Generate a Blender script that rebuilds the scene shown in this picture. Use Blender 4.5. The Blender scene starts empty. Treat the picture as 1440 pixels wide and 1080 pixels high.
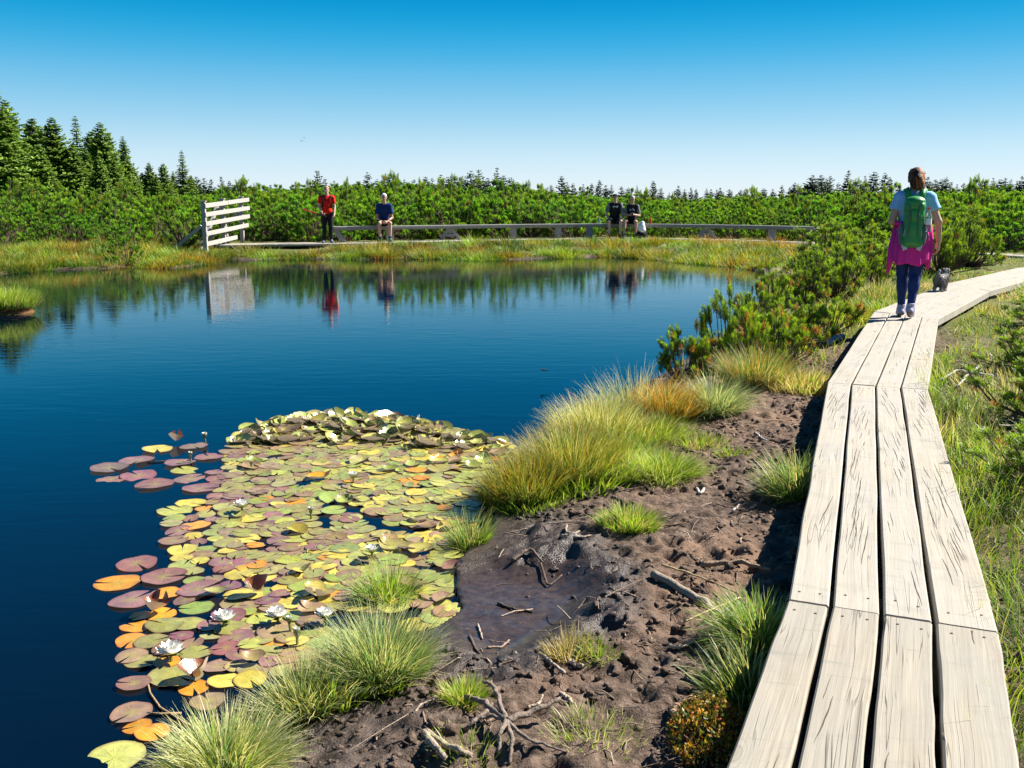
import bpy, bmesh, math, random
import numpy as np
from mathutils import Vector, Matrix

# ------------------------------------------------------------------ basics
random.seed(11)
rng = np.random.default_rng(11)
SC = bpy.context.scene
COL = SC.collection
EYE = 1.71                      # camera height above the water (metres)
FOC = 1370.0                    # focal length in photo pixels
HORIZ = 281.0                   # row of the horizon
PITCH = math.atan((540 - HORIZ) / FOC)
SUN_EL, SUN_AZ = math.radians(41), math.radians(66)
SUNV = Vector((math.cos(SUN_EL) * math.sin(SUN_AZ), math.cos(SUN_EL) * math.cos(SUN_AZ), math.sin(SUN_EL)))
UP = np.array([0, 0, 1.0])


def ray(x, y):
    dx, dy = x - 720, 540 - y
    return np.array([dx, FOC * math.cos(PITCH) + dy * math.sin(PITCH), -FOC * math.sin(PITCH) + dy * math.cos(PITCH)])


def gp(x, y, z=0.0):
    """point of the horizontal plane z seen at photo pixel x, y"""
    d = ray(x, y)
    t = (z - EYE) / d[2]
    return np.array([d[0] * t, d[1] * t, z])


def dp(x, y, depth):
    """point at distance depth (world y) seen at photo pixel x, y"""
    d = ray(x, y)
    t = depth / d[1]
    return np.array([d[0] * t, depth, EYE + d[2] * t])


def proj(p):
    x, y, z = p[0], p[1], p[2] - EYE
    f = y * math.cos(PITCH) - z * math.sin(PITCH)
    u = y * math.sin(PITCH) + z * math.cos(PITCH)
    return 720 + FOC * x / f, 540 - FOC * u / f


def tag(o, label=None, cat=None, group=None, kind=None):
    if label: o['label'] = label
    if cat: o['category'] = cat
    if group: o['group'] = group
    if kind: o['kind'] = kind
    return o


def empty(name, loc=(0, 0, 0), rz=0.0):
    o = bpy.data.objects.new(name, None)
    o.empty_display_size = 0.1
    o.location = [float(v) for v in loc]
    o.rotation_euler = (0, 0, rz)
    COL.objects.link(o)
    return o


def mesh(name, V, Fs, mats=(), col=None, smooth=False, mi=None, attrs=None):
    V = np.ascontiguousarray(np.asarray(V, np.float32).reshape(-1, 3))
    Fs = [np.asarray(f, np.int32) for f in Fs if len(f)]
    me = bpy.data.meshes.new(name)
    me.vertices.add(len(V))
    me.vertices.foreach_set('co', V.ravel())
    nl = sum(f.size for f in Fs)
    npoly = sum(len(f) for f in Fs)
    me.loops.add(nl)
    me.polygons.add(npoly)
    starts, off = [], 0
    for f in Fs:
        k = f.shape[1]
        starts.append(off + np.arange(len(f)) * k)
        off += f.size
    me.polygons.foreach_set('loop_start', np.concatenate(starts).astype(np.int32))
    me.loops.foreach_set('vertex_index', np.concatenate([f.ravel() for f in Fs]).astype(np.int32))
    if mi is not None:
        me.polygons.foreach_set('material_index', np.asarray(mi, np.int32))
    me.polygons.foreach_set('use_smooth', np.full(npoly, smooth, bool))
    for m in (mats if isinstance(mats, (list, tuple)) else [mats]):
        me.materials.append(m)
    if col is not None:
        a = me.attributes.new('Col', 'FLOAT_COLOR', 'POINT')
        c = np.ones((len(V), 4), np.float32)
        c[:, :3] = col
        a.data.foreach_set('color', c.ravel())
    for k, v in (attrs or {}).items():
        v = np.asarray(v, np.float32)
        if v.ndim == 2:
            a = me.attributes.new(k, 'FLOAT_VECTOR', 'POINT')
            a.data.foreach_set('vector', v.ravel())
        else:
            a = me.attributes.new(k, 'FLOAT', 'POINT')
            a.data.foreach_set('value', v)
    me.update(calc_edges=True)
    return me


def ob(name, me, parent=None, loc=None):
    o = bpy.data.objects.new(name, me)
    COL.objects.link(o)
    if parent is not None: o.parent = parent
    if loc is not None: o.location = [float(v) for v in loc]
    return o


class MB:
    """collects shapes that become ONE mesh"""
    def __init__(s): s.V, s.F, s.C, s.M, s.n, s.at = [], [], [], [], 0, []

    def add(s, V, F, c=(1, 1, 1), m=0):
        V = np.asarray(V, float).reshape(-1, 3)
        F = np.asarray(F, int)
        s.V.append(V)
        s.F.append(F + s.n)
        s.M.append(np.full(len(F), m))
        cc = np.empty((len(V), 3)); cc[:] = c
        s.C.append(cc)
        s.n += len(V)

    def build(s, name, mats, parent=None, smooth=False, loc=None):
        order = sorted(range(len(s.F)), key=lambda i: s.F[i].shape[1])
        by, mi = {}, {}
        for i in order:
            k = s.F[i].shape[1]
            by.setdefault(k, []).append(s.F[i]); mi.setdefault(k, []).append(s.M[i])
        Fs = [np.concatenate(by[k]) for k in by]
        M = np.concatenate([np.concatenate(mi[k]) for k in mi])
        me = mesh(name, np.concatenate(s.V), Fs, mats, np.concatenate(s.C), smooth, M)
        return ob(name, me, parent, loc)

    def box(s, c, size, R=None, col=(1, 1, 1), m=0, bev=0.004):
        """box with chamfered long edges"""
        a, b, h = np.array(size) / 2.0
        e = min(bev, a * .4, b * .4, h * .4)
        V, F = [], []
        prof = [(-b + e, -h), (b - e, -h), (b, -h + e), (b, h - e), (b - e, h), (-b + e, h), (-b, h - e), (-b, -h + e)]
        for sx in (-a, a):
            for (py, pz) in prof: V.append((sx, py, pz))
        for i in range(8):
            j = (i + 1) % 8
            F.append((i, j, 8 + j, 8 + i))
        V = np.array(V)
        if R is not None: V = V @ np.array(R).T
        V = V + np.array(c)
        n0 = s.n
        s.add(V, F, col, m)
        s.F.append(np.array([list(range(7, -1, -1)), list(range(8, 16))]) + n0)
        s.M.append(np.full(2, m))

    def beam(s, p, q, w, t, up=(0, 0, 1), col=(1, 1, 1), m=0, bev=0.004):
        """bar from p to q, w across, t along the up side"""
        p, q = np.array(p, float), np.array(q, float)
        d = q - p; L = np.linalg.norm(d); d /= L
        y = np.cross(up, d); y /= np.linalg.norm(y)
        z = np.cross(d, y)
        s.box((p + q) / 2, (L, w, t), np.stack([d, y, z], 1), col, m, bev)

    def tube(s, P, R, seg=6, col=(1, 1, 1), m=0, cap=True):
        P = np.asarray(P, float); n = len(P)
        R = np.broadcast_to(np.asarray(R, float), (n,))
        T = np.gradient(P, axis=0); T /= np.linalg.norm(T, axis=1)[:, None] + 1e-9
        ref = np.array([0.31, 0.17, 0.93]) if abs(T[0] @ np.array([0.31, 0.17, 0.93])) < .95 else np.array([1., 0, 0])
        a = np.arange(seg) * 2 * math.pi / seg
        V = []
        for i in range(n):
            u = np.cross(T[i], ref); u /= np.linalg.norm(u)
            v = np.cross(T[i], u)
            V.append(P[i] + R[i] * (np.cos(a)[:, None] * u + np.sin(a)[:, None] * v))
        F = [(i * seg + k, i * seg + (k + 1) % seg, (i + 1) * seg + (k + 1) % seg, (i + 1) * seg + k)
             for i in range(n - 1) for k in range(seg)]
        n0 = s.n
        s.add(np.concatenate(V), F, col, m)
        if cap and seg > 2:
            s.F.append(np.array([list(range(seg - 1, -1, -1)), [(n - 1) * seg + k for k in range(seg)]]) + n0)
            s.M.append(np.full(2, m))

    def lathe(s, prof, seg=14, c=(0, 0, 0), col=(1, 1, 1), m=0):
        a = np.arange(seg) * 2 * math.pi / seg
        V = np.concatenate([np.stack([r * np.cos(a), r * np.sin(a), np.full(seg, z)], 1) for r, z in prof]) + np.array(c)
        F = [(i * seg + k, i * seg + (k + 1) % seg, (i + 1) * seg + (k + 1) % seg, (i + 1) * seg + k)
             for i in range(len(prof) - 1) for k in range(seg)]
        s.add(V, F, col, m)


# ------------------------------------------------------------------ noise
def _hash(ix, iy, seed):
    h = (ix.astype(np.int64) * 374761393 + iy.astype(np.int64) * 668265263 + seed * 974711) & 0x7fffffff
    h = ((h ^ (h >> 13)) * 1274126177) & 0x7fffffff
    h = h ^ (h >> 16)
    return (h & 0xffff) / 65535.0


def vnoise(x, y, seed=0):
    ix, iy = np.floor(x), np.floor(y)
    fx, fy = x - ix, y - iy
    fx, fy = fx * fx * (3 - 2 * fx), fy * fy * (3 - 2 * fy)
    a, b = _hash(ix, iy, seed), _hash(ix + 1, iy, seed)
    c, d = _hash(ix, iy + 1, seed), _hash(ix + 1, iy + 1, seed)
    return (a * (1 - fx) + b * fx) * (1 - fy) + (c * (1 - fx) + d * fx) * fy


def fbm(x, y, seed=0, oct=4):
    s, a, t = 0, .5, 0
    for o in range(oct):
        s = s + a * vnoise(x * 2 ** o + 17.3 * o, y * 2 ** o - 9.1 * o, seed + o); t += a; a *= .5
    return s / t


def sstep(x, a, b):
    t = np.clip((x - a) / (b - a), 0, 1)
    return t * t * (3 - 2 * t)


def poly_sd(P, X, Y):
    """signed distance to polygon P, negative inside"""
    P = np.asarray(P, float)
    D = np.full(X.shape, 1e9); ins = np.zeros(X.shape, bool)
    for i in range(len(P)):
        ax, ay = P[i]; bx, by = P[(i + 1) % len(P)]
        dx, dy = bx - ax, by - ay
        t = np.clip(((X - ax) * dx + (Y - ay) * dy) / (dx * dx + dy * dy + 1e-12), 0, 1)
        D = np.minimum(D, (X - ax - t * dx) ** 2 + (Y - ay - t * dy) ** 2)
        if ay != by:
            c = ((ay > Y) != (by > Y)) & (X < (bx - ax) * (Y - ay) / (by - ay) + ax)
            ins ^= c
    return np.where(ins, -1, 1) * np.sqrt(D)


def line_d(L, X, Y):
    D = np.full(X.shape, 1e9)
    for (ax, ay), (bx, by) in zip(L[:-1], L[1:]):
        dx, dy = bx - ax, by - ay
        t = np.clip(((X - ax) * dx + (Y - ay) * dy) / (dx * dx + dy * dy), 0, 1)
        D = np.minimum(D, (X - ax - t * dx) ** 2 + (Y - ay - t * dy) ** 2)
    return np.sqrt(D)


# ------------------------------------------------------------------ materials
class NT:
    def __init__(s, name):
        s.m = bpy.data.materials.new(name); s.m.use_nodes = True
        s.t = s.m.node_tree; s.t.nodes.clear()
        s.out = s.t.nodes.new('ShaderNodeOutputMaterial')

    def n(s, typ, **kw):
        nd = s.t.nodes.new('ShaderNode' + typ)
        for k, v in kw.items():
            if k in nd.inputs.keys(): s.put(nd.inputs[k], v)
            else: setattr(nd, k, v)
        return nd

    def put(s, inp, v):
        if hasattr(v, 'is_output'): s.t.links.new(v, inp)
        elif isinstance(v, (tuple, list)) and len(v) == 3 and inp.type == 'RGBA': inp.default_value = (*v, 1)
        else: inp.default_value = v

    def math(s, op, a, b=0.0, c=0.0, clamp=False):
        nd = s.t.nodes.new('ShaderNodeMath'); nd.operation = op; nd.use_clamp = clamp
        s.put(nd.inputs[0], a); s.put(nd.inputs[1], b)
        if op in ('MULTIPLY_ADD', 'SMOOTH_MIN', 'WRAP'): s.put(nd.inputs[2], c)
        return nd.outputs[0]

    def mix(s, f, a, b, bt='MIX'):
        nd = s.t.nodes.new('ShaderNodeMix'); nd.data_type = 'RGBA'; nd.blend_type = bt
        s.put(nd.inputs[0], f); s.put(nd.inputs[6], a); s.put(nd.inputs[7], b)
        return nd.outputs[2]

    def ramp(s, f, stops):
        nd = s.t.nodes.new('ShaderNodeValToRGB'); e = nd.color_ramp.elements
        while len(e) < len(stops): e.new(.5)
        for q, (p, c) in zip(e, stops):
            q.position = p; q.color = (*c, 1) if len(c) == 3 else c
        s.put(nd.inputs[0], f)
        return nd.outputs[0]

    def rng(s, v, a, b, c=0., d=1.):
        nd = s.t.nodes.new('ShaderNodeMapRange')
        for i, q in enumerate((v, a, b, c, d)): s.put(nd.inputs[i], q)
        return nd.outputs[0]

    def noise(s, vec, scale, detail=4, rough=.55, dist=0.):
        nd = s.n('TexNoise', Scale=scale, Detail=detail, Roughness=rough, Distortion=dist)
        if vec is not None: s.put(nd.inputs['Vector'], vec)
        return nd.outputs[0]

    def scaled(s, vec, sc):
        nd = s.n('Mapping'); s.put(nd.inputs['Vector'], vec); nd.inputs['Scale'].default_value = sc
        return nd.outputs[0]

    def bump(s, h, strength=.3, dist=.01):
        nd = s.n('Bump', Strength=strength, Distance=dist); s.put(nd.inputs['Height'], h)
        return nd.outputs[0]

    def pbsdf(s, **kw):
        nd = s.t.nodes.new('ShaderNodeBsdfPrincipled')
        for k, v in kw.items(): s.put(nd.inputs[k.replace('_', ' ')], v)
        return nd

    def done(s, sh):
        s.t.links.new(sh if hasattr(sh, 'is_output') else sh.outputs[0], s.out.inputs[0])
        return s.m


def foliage_mat(name, trans=.4, rough=.5, sat=1.0, spec=.35, var=.25):
    t = NT(name)
    col = t.n('Attribute', attribute_name='Col').outputs['Color']
    pos = t.n('NewGeometry').outputs['Position']
    f = t.noise(pos, 1.3, 3)
    col = t.mix(1.0, col, t.ramp(f, [(.3, (1 - var, 1 - var, 1 - var)), (.7, (1 + var, 1 + var * .9, 1 + var * .5))]), 'MULTIPLY')
    p = t.pbsdf(Base_Color=col, Roughness=rough, Specular_IOR_Level=spec)
    tr = t.n('BsdfTranslucent')
    t.put(tr.inputs[0], t.mix(1.0, col, (1.25, 1.2, .7), 'MULTIPLY'))
    ms = t.n('MixShader'); ms.inputs[0].default_value = trans
    t.t.links.new(p.outputs[0], ms.inputs[1]); t.t.links.new(tr.outputs[0], ms.inputs[2])
    return t.done(ms)


def flat_mat(name, color, rough=.7, spec=.3, bump=0., bscale=60., var=.12, metallic=0.):
    t = NT(name)
    c = t.n('TexCoord').outputs['Object']
    nz = t.noise(c, bscale * .35, 4)
    col = t.mix(nz, tuple(x * (1 - var) for x in color), tuple(min(1, x * (1 + var)) for x in color))
    kw = dict(Base_Color=col, Roughness=rough, Specular_IOR_Level=spec, Metallic=metallic)
    if bump: kw['Normal'] = t.bump(t.noise(c, bscale, 5), bump, .01)
    return t.done(t.pbsdf(**kw))


def vcol_mat(name, rough=.7, spec=.3, bump=.0, bscale=40., trans=0):
    t = NT(name)
    col = t.n('Attribute', attribute_name='Col').outputs['Color']
    c = t.n('TexCoord').outputs['Object']
    col = t.mix(1.0, col, t.ramp(t.noise(c, bscale * .5, 4), [(.25, (.75, .75, .75)), (.75, (1.2, 1.2, 1.2))]), 'MULTIPLY')
    kw = dict(Base_Color=col, Roughness=rough, Specular_IOR_Level=spec)
    if bump: kw['Normal'] = t.bump(t.noise(c, bscale, 5), bump, .01)
    return t.done(t.pbsdf(**kw))


def plank_mat(name, light, dark, grey, crack=1.0, slope=.035):
    """weathered sawn board: grain, checks (long splits), knots, nail stains; 'puv' = metres along / across"""
    t = NT(name)
    at = t.n('Attribute', attribute_name='puv').outputs['Vector']
    sp = t.n('SeparateXYZ'); t.put(sp.inputs[0], at)
    u, v, r = sp.outputs[0], sp.outputs[1], sp.outputs[2]
    oi = r
    wob = t.math('MULTIPLY', t.math('SUBTRACT', t.noise(t.scaled(at, (1.0, 2.5, 1)), 1.0, 2), .5), .035)
    vv = t.math('ADD', v, wob)
    cb = t.n('CombineXYZ'); t.put(cb.inputs[0], u); t.put(cb.inputs[1], vv); t.put(cb.inputs[2], r)
    cw = cb.outputs[0]
    grain = t.noise(t.scaled(cw, (2.0, 95, 1)), 1.0, 5, .65)
    fine = t.noise(t.scaled(cw, (7.0, 320, 1)), 1.0, 3, .6)
    big = t.noise(t.scaled(at, (1.2, 5, 1)), 1.0, 4)
    col = t.mix(t.rng(grain, .30, .62), dark, light)
    col = t.mix(t.math('MULTIPLY', t.rng(big, .40, .62), .75), col, grey)
    worn = t.noise(t.scaled(at, (2.6, 3.2, 1)), 1.0, 5, .65, .5)
    col = t.mix(t.math('MULTIPLY', t.rng(worn, .52, .72), .45), col, tuple(x * .62 for x in grey))
    col = t.mix(t.math('MULTIPLY', t.rng(fine, .5, .75), .25), col, tuple(x * .55 for x in dark))
    # cross saw / foot wear marks
    saw = t.noise(t.scaled(at, (26, 3.0, 1)), 1.0, 3, .6, .6)
    col = t.mix(t.math('MULTIPLY', t.rng(saw, .60, .72), .30), col, tuple(x * .55 for x in grey))
    # knots
    kn = t.n('TexVoronoi', Scale=1.0); t.put(kn.inputs['Vector'], t.scaled(at, (2.2, 6.0, 1)))
    kd = kn.outputs['Distance']
    ksel = t.math('GREATER_THAN', t.n('SeparateColor', Color=kn.outputs['Color']).outputs[0], .62)
    kfac = t.math('MULTIPLY', t.rng(kd, .05, .14, 1, 0), ksel)
    ring = t.math('MULTIPLY', t.math('MULTIPLY', t.rng(kd, .12, .3, 1, 0), ksel), t.rng(t.math('SINE', t.math('MULTIPLY', kd, 110.)), .2, 1))
    col = t.mix(t.math('MULTIPLY', ring, .35), col, tuple(x * .5 for x in dark))
    col = t.mix(t.math('MULTIPLY', kfac, .6), col, tuple(x * .42 for x in dark))
    # hairline checks along the grain
    li = t.noise(t.scaled(cw, (1.1, 42, 1)), 1.0, 1, .4)
    lm = t.noise(t.scaled(at, (2.2, 9.0, 1.0)), 1.0, 2)
    sp_ = t.math('MULTIPLY', t.rng(t.math('ABSOLUTE', t.math('SUBTRACT', li, .5)), .006, .02, 1, 0), t.rng(lm, .5, .62))
    sp_ = t.math('MULTIPLY', sp_, crack * .45, clamp=True)
    col = t.mix(sp_, col, (.022, .018, .014))
    hgt = t.math('SUBTRACT', t.math('MULTIPLY_ADD', grain, .25, t.math('MULTIPLY', fine, .12)), t.math('MULTIPLY', sp_, 1.0))
    p = t.pbsdf(Base_Color=col, Roughness=.78, Specular_IOR_Level=.25, Normal=t.bump(hgt, .7, .006))
    return t.done(p)
# ------------------------------------------------------------------ material set
M = {}
M['plank'] = plank_mat('weathered_plank', (.335, .298, .238), (.24, .205, .158), (.275, .258, .225))
M['plank_far'] = plank_mat('weathered_plank_distant', (.37, .335, .275), (.29, .25, .195), (.33, .31, .275), .7)
M['grey_wood'] = flat_mat('grey_wood', (.26, .255, .24), .8, .2, .3, 30, .35)
M['pale_wood'] = flat_mat('pale_wood', (.34, .315, .29), .8, .2, .3, 30, .18)
M['beam'] = flat_mat('old_beam', (.16, .14, .115), .85, .2, .3, 30, .3)
M['needles'] = foliage_mat('pine_needles', .38, .5)
M['needles_far'] = foliage_mat('pine_needles_distant', .38, .55, var=.30)
M['spruce'] = foliage_mat('spruce_needles', .22, .6, var=.3)
M['grass'] = foliage_mat('grass_blades', .42, .5, var=.15)
M['leaf'] = foliage_mat('shrub_leaves', .35, .4)
M['bark'] = vcol_mat('bark', .9, .1, .5, 50)
M['drift'] = vcol_mat('driftwood', .8, .2, 1.0, 70)
M['skin'] = flat_mat('skin', (.52, .30, .21), .5, .35, 0, 30, .08)
M['skin_fair'] = flat_mat('fair_skin', (.60, .37, .28), .5, .35, 0, 30, .08)
M['eye'] = flat_mat('dark_eye', (.03, .02, .02), .3, .5)
M['lip'] = flat_mat('lips', (.38, .13, .11), .5, .4)


def cloth(name, c, rough=.85):
    return flat_mat(name, c, rough, .2, .25, 90, .12)


M['tee_blue'] = cloth('pale_blue_cotton', (.28, .52, .80))
M['jacket'] = cloth('magenta_fleece', (.64, .030, .27))
M['navy'] = cloth('navy_leggings', (.012, .028, .12), .6)
M['pack_green'] = flat_mat('green_nylon', (.018, .23, .045), .42, .5, 1.0, 16, .3)
M['pack_dark'] = flat_mat('grey_green_nylon', (.05, .11, .09), .5, .5, .3, 50, .2)
M['pack_tab'] = flat_mat('pale_grey_webbing', (.45, .52, .55), .6, .3, .2, 60)
M['shoe'] = flat_mat('lilac_grey_shoe', (.34, .31, .42), .6, .4, .3, 60)
M['sole'] = flat_mat('rubber_sole', (.14, .12, .105), .8, .3)
M['white_rubber'] = flat_mat('white_rubber', (.6, .6, .62), .6, .3)
M['red'] = cloth('red_shirt', (.72, .018, .008))
M['black'] = cloth('black_cloth', (.012, .013, .016))
M['blue'] = cloth('royal_navy_shirt', (.008, .03, .13))
M['grey_cloth'] = cloth('grey_cloth', (.14, .16, .18))
M['print'] = cloth('faded_white_print', (.62, .66, .7))
M['grey_hair'] = flat_mat('grey_hair', (.50, .45, .40), .6, .3, .6, 90, .25)
M['white_hair'] = flat_mat('white_hair', (.72, .70, .66), .6, .3, .6, 90, .15)
M['fair_hair'] = flat_mat('sandy_hair', (.38, .25, .13), .6, .3, .6, 90, .25)
M['brown_hair'] = vcol_mat('brown_hair', .6, .2, .8, 70)
M['fur'] = vcol_mat('dog_fur', .8, .2, .6, 60)
M['plastic_red'] = flat_mat('red_plastic', (.6, .02, .015), .35, .5)
M['plastic_blue'] = flat_mat('blue_label', (.04, .25, .65), .4, .5)
M['white_plastic'] = flat_mat('white_plastic', (.75, .77, .8), .4, .4, .3, 30)
M['metal'] = flat_mat('dark_metal', (.06, .06, .065), .35, .5, 0, 30, .1, .8)
M['alu'] = flat_mat('aluminium', (.5, .5, .52), .35, .5, 0, 30, .1, .9)
M['pole_red'] = flat_mat('red_lacquer', (.5, .02, .03), .35, .5)
M['nail'] = flat_mat('rusty_nail', (.09, .055, .04), .6, .4)
M['crack'] = flat_mat('open_check', (.085, .073, .06), .9, .05)
M['glass'] = None


def clear_plastic():
    t = NT('clear_plastic')
    p = t.pbsdf(Base_Color=(.80, .92, .93), Roughness=.08, Transmission_Weight=.85, IOR=1.2)
    return t.done(p)


M['glass'] = clear_plastic()


def ground_mat():
    t = NT('peat_ground')
    pos = t.n('NewGeometry').outputs['Position']
    wet = t.n('Attribute', attribute_name='wet').outputs['Fac']
    veg = t.n('Attribute', attribute_name='veg').outputs['Fac']
    red = t.n('Attribute', attribute_name='peat').outputs['Fac']
    film = t.n('Attribute', attribute_name='film').outputs['Fac']
    n1 = t.noise(pos, 3.2, 6, .6)
    n2 = t.noise(pos, 28, 6, .65)
    n3 = t.noise(pos, 140, 4, .6)
    dry = t.ramp(n2, [(.25, (.040, .028, .022)), (.5, (.118, .082, .061)), (.8, (.26, .19, .148))])
    dry = t.mix(t.math('MULTIPLY', red, t.rng(n1, .3, .7)), dry, (.21, .13, .085))
    wetc = t.ramp(n2, [(.3, (.022, .015, .013)), (.75, (.075, .053, .044))])
    mud = t.mix(wet, dry, wetc)
    moss = t.ramp(n2, [(.2, (.05, .045, .018)), (.45, (.085, .10, .022)), (.65, (.15, .155, .035)), (.85, (.24, .19, .08))])
    vf = t.math('MULTIPLY', veg, t.rng(n1, .25, .5), clamp=True)
    col = t.mix(vf, mud, moss)
    # pale bits of litter
    vo = t.n('TexVoronoi', Scale=46.0); t.put(vo.inputs['Vector'], pos)
    lit = t.math('MULTIPLY', t.math('GREATER_THAN', t.n('SeparateColor', Color=vo.outputs['Color']).outputs[1], .93), t.rng(vo.outputs['Distance'], .16, .22, 1, 0))
    col = t.mix(t.math('MULTIPLY', t.math('MULTIPLY', lit, .8), t.math('SUBTRACT', 1.0, t.math('MULTIPLY', wet, .7))), col, (.34, .26, .19))
    rough = t.rng(t.math('ADD', wet, t.math('MULTIPLY', t.math('SUBTRACT', n2, .5), .5)), .15, .95, .90, .36)
    rough = t.mix(film, rough, t.rng(n2, .3, .7, .05, .17))
    hgt = t.math('ADD', n2, t.math('MULTIPLY', n3, .35))
    bs = t.math('MULTIPLY', t.rng(wet, .7, 1.0, 1.0, .75), t.rng(film, .2, .9, 1.0, .10))
    bmp = t.n('Bump', Distance=.018); t.put(bmp.inputs['Height'], hgt); t.put(bmp.inputs['Strength'], bs)
    p = t.pbsdf(Base_Color=col, Roughness=rough, Specular_IOR_Level=t.rng(wet, .2, .9, .15, .40), Normal=bmp.outputs[0])
    return t.done(p)


def water_mat():
    t = NT('bog_water')
    pos = t.n('NewGeometry').outputs['Position']
    a = t.noise(t.scaled(pos, (2.2, 6.5, 1)), 1.0, 3, .5, .4)
    b = t.noise(t.scaled(pos, (9, 26, 1)), 1.0, 2, .5)
    c = t.noise(t.scaled(pos, (.22, .5, 1)), 1.0, 2)
    h = t.math('MULTIPLY', t.math('ADD', a, t.math('MULTIPLY', b, .22)), t.rng(c, .3, .7, .35, 1.0))
    p = t.pbsdf(Base_Color=(.0005, .0035, .010), Roughness=.015, IOR=1.333, Specular_IOR_Level=.5, Normal=t.bump(h, .10, .022))
    return t.done(p)


def pad_mat(name, vc=False):
    """waxy leaf: colour of the object (or of the mesh), pale veins at the notch, darker reddish rim"""
    t = NT(name)
    if vc:
        base = t.n('Attribute', attribute_name='Col').outputs['Color']
    else:
        base = t.n('ObjectInfo').outputs['Color']
    pv = t.n('Attribute', attribute_name='pad').outputs['Vector']     # x: radius 0..1, y: angle, z: seed
    s = t.n('SeparateXYZ'); t.put(s.inputs[0], pv)
    r, a = s.outputs[0], s.outputs[1]
    pos = t.n('NewGeometry').outputs['Position']
    nz = t.noise(pos, 22, 5, .6)
    nf = t.noise(pos, 90, 4, .6)
    vein = t.math('POWER', t.math('ABSOLUTE', t.math('COSINE', t.math('MULTIPLY', a, 8.0))), 14.0)
    vein = t.math('MULTIPLY', vein, t.rng(r, .05, .85, 1, 0))
    col = t.mix(t.rng(nz, .3, .72), t.mix(1.0, base, (.72, .70, .72), 'MULTIPLY'), t.mix(1.0, base, (1.2, 1.2, 1.0), 'MULTIPLY'))
    col = t.mix(t.math('MULTIPLY', t.rng(t.math('ADD', r, t.math('MULTIPLY', nz, .3)), .12, .62, 1, 0), .42), col, (.33, .33, .045))
    col = t.mix(t.math('MULTIPLY', vein, .38), col, (.36, .38, .07))
    col = t.mix(t.math('MULTIPLY', t.rng(r, .84, .99), .45), col, (.17, .055, .045))
    col = t.mix(t.math('MULTIPLY', t.rng(nf, .66, .74), .5), col, (.10, .05, .03))
    geo = t.n('NewGeometry').outputs['Backfacing']
    col = t.mix(geo, col, (.50, .40, .33))
    p = t.pbsdf(Base_Color=col, Roughness=.28, Specular_IOR_Level=.85, Normal=t.bump(t.math('ADD', nf, vein), .25, .006))
    tr = t.n('BsdfTranslucent'); t.put(tr.inputs[0], col)
    ms = t.n('MixShader'); ms.inputs[0].default_value = .15
    t.t.links.new(p.outputs[0], ms.inputs[1]); t.t.links.new(tr.outputs[0], ms.inputs[2])
    return t.done(ms)


M['ground'] = ground_mat()
M['water'] = water_mat()
M['pad'] = pad_mat('lily_pad')
M['pad_heap'] = pad_mat('lily_pad_heap', True)
M['petal'] = flat_mat('white_petal', (.80, .79, .74), .5, .3, 0, 30, .05)
M['stamen'] = flat_mat('yellow_stamen', (.75, .45, .03), .6, .3)
M['sepal'] = flat_mat('green_sepal', (.16, .20, .05), .5, .3)

# ------------------------------------------------------------------ camera, sky, sun
cam = bpy.data.cameras.new('camera')
cam.sensor_fit = 'HORIZONTAL'; cam.sensor_width = 36; cam.lens = 36 * FOC / 1440
cam.clip_start = .05; cam.clip_end = 6000
co = bpy.data.objects.new('camera', cam); COL.objects.link(co)
co.location = (0, 0, EYE); co.rotation_euler = (math.pi / 2 - PITCH, 0, 0)
SC.camera = co

W = bpy.data.worlds.new('World'); SC.world = W; W.use_nodes = True
wt = W.node_tree
bg = wt.nodes['Background']
sky = wt.nodes.new('ShaderNodeTexSky'); sky.sky_type = 'NISHITA'; sky.sun_disc = False
sky.sun_elevation = SUN_EL; sky.sun_rotation = SUN_AZ
sky.altitude = 1500; sky.air_density = 1.0; sky.dust_density = .15; sky.ozone_density = 2.5
hs = wt.nodes.new('ShaderNodeHueSaturation'); hs.inputs['Saturation'].default_value = 1.6
wt.links.new(sky.outputs[0], hs.inputs['Color'])
# high-mountain air: deeper blue aloft, milky at the horizon (by elevation angle)
tc = wt.nodes.new('ShaderNodeTexCoord'); sz = wt.nodes.new('ShaderNodeSeparateXYZ'); wt.links.new(tc.outputs['Generated'], sz.inputs[0])
rp = wt.nodes.new('ShaderNodeValToRGB'); rp.color_ramp.interpolation = 'B_SPLINE'
stops = [(0, (.78, .87, .97)), (.035, (.65, .82, .94)), (.075, (.36, .66, .86)), (.12, (.12, .50, .80)), (.155, (.015, .40, .73)), (.19, (.0, .29, .63)), (.30, (.002, .18, .48)), (.55, (.006, .09, .27)), (1, (.006, .06, .20))]
while len(rp.color_ramp.elements) < len(stops): rp.color_ramp.elements.new(.5)
for e_, (p_, c_) in zip(rp.color_ramp.elements, stops): e_.position = p_; e_.color = (*c_, 1)
wt.links.new(sz.outputs[2], rp.inputs[0])
vm = wt.nodes.new('ShaderNodeVectorMath'); vm.operation = 'SCALE'; vm.inputs['Scale'].default_value = 5.2
wt.links.new(rp.outputs[0], vm.inputs[0])
mx = wt.nodes.new('ShaderNodeMix'); mx.data_type = 'RGBA'; mx.inputs[0].default_value = .92
wt.links.new(hs.outputs[0], mx.inputs[6]); wt.links.new(vm.outputs[0], mx.inputs[7])
wt.links.new(mx.outputs[2], bg.inputs[0])
bg.inputs[1].default_value = .07

sl = bpy.data.lights.new('sun', 'SUN'); sl.energy = 5.0; sl.angle = math.radians(.5); sl.color = (1, .955, .87)
so = bpy.data.objects.new('sun', sl); COL.objects.link(so)
so.rotation_euler = SUNV.to_track_quat('Z', 'Y').to_euler(); so.location = (20, 20, 30)

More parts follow.
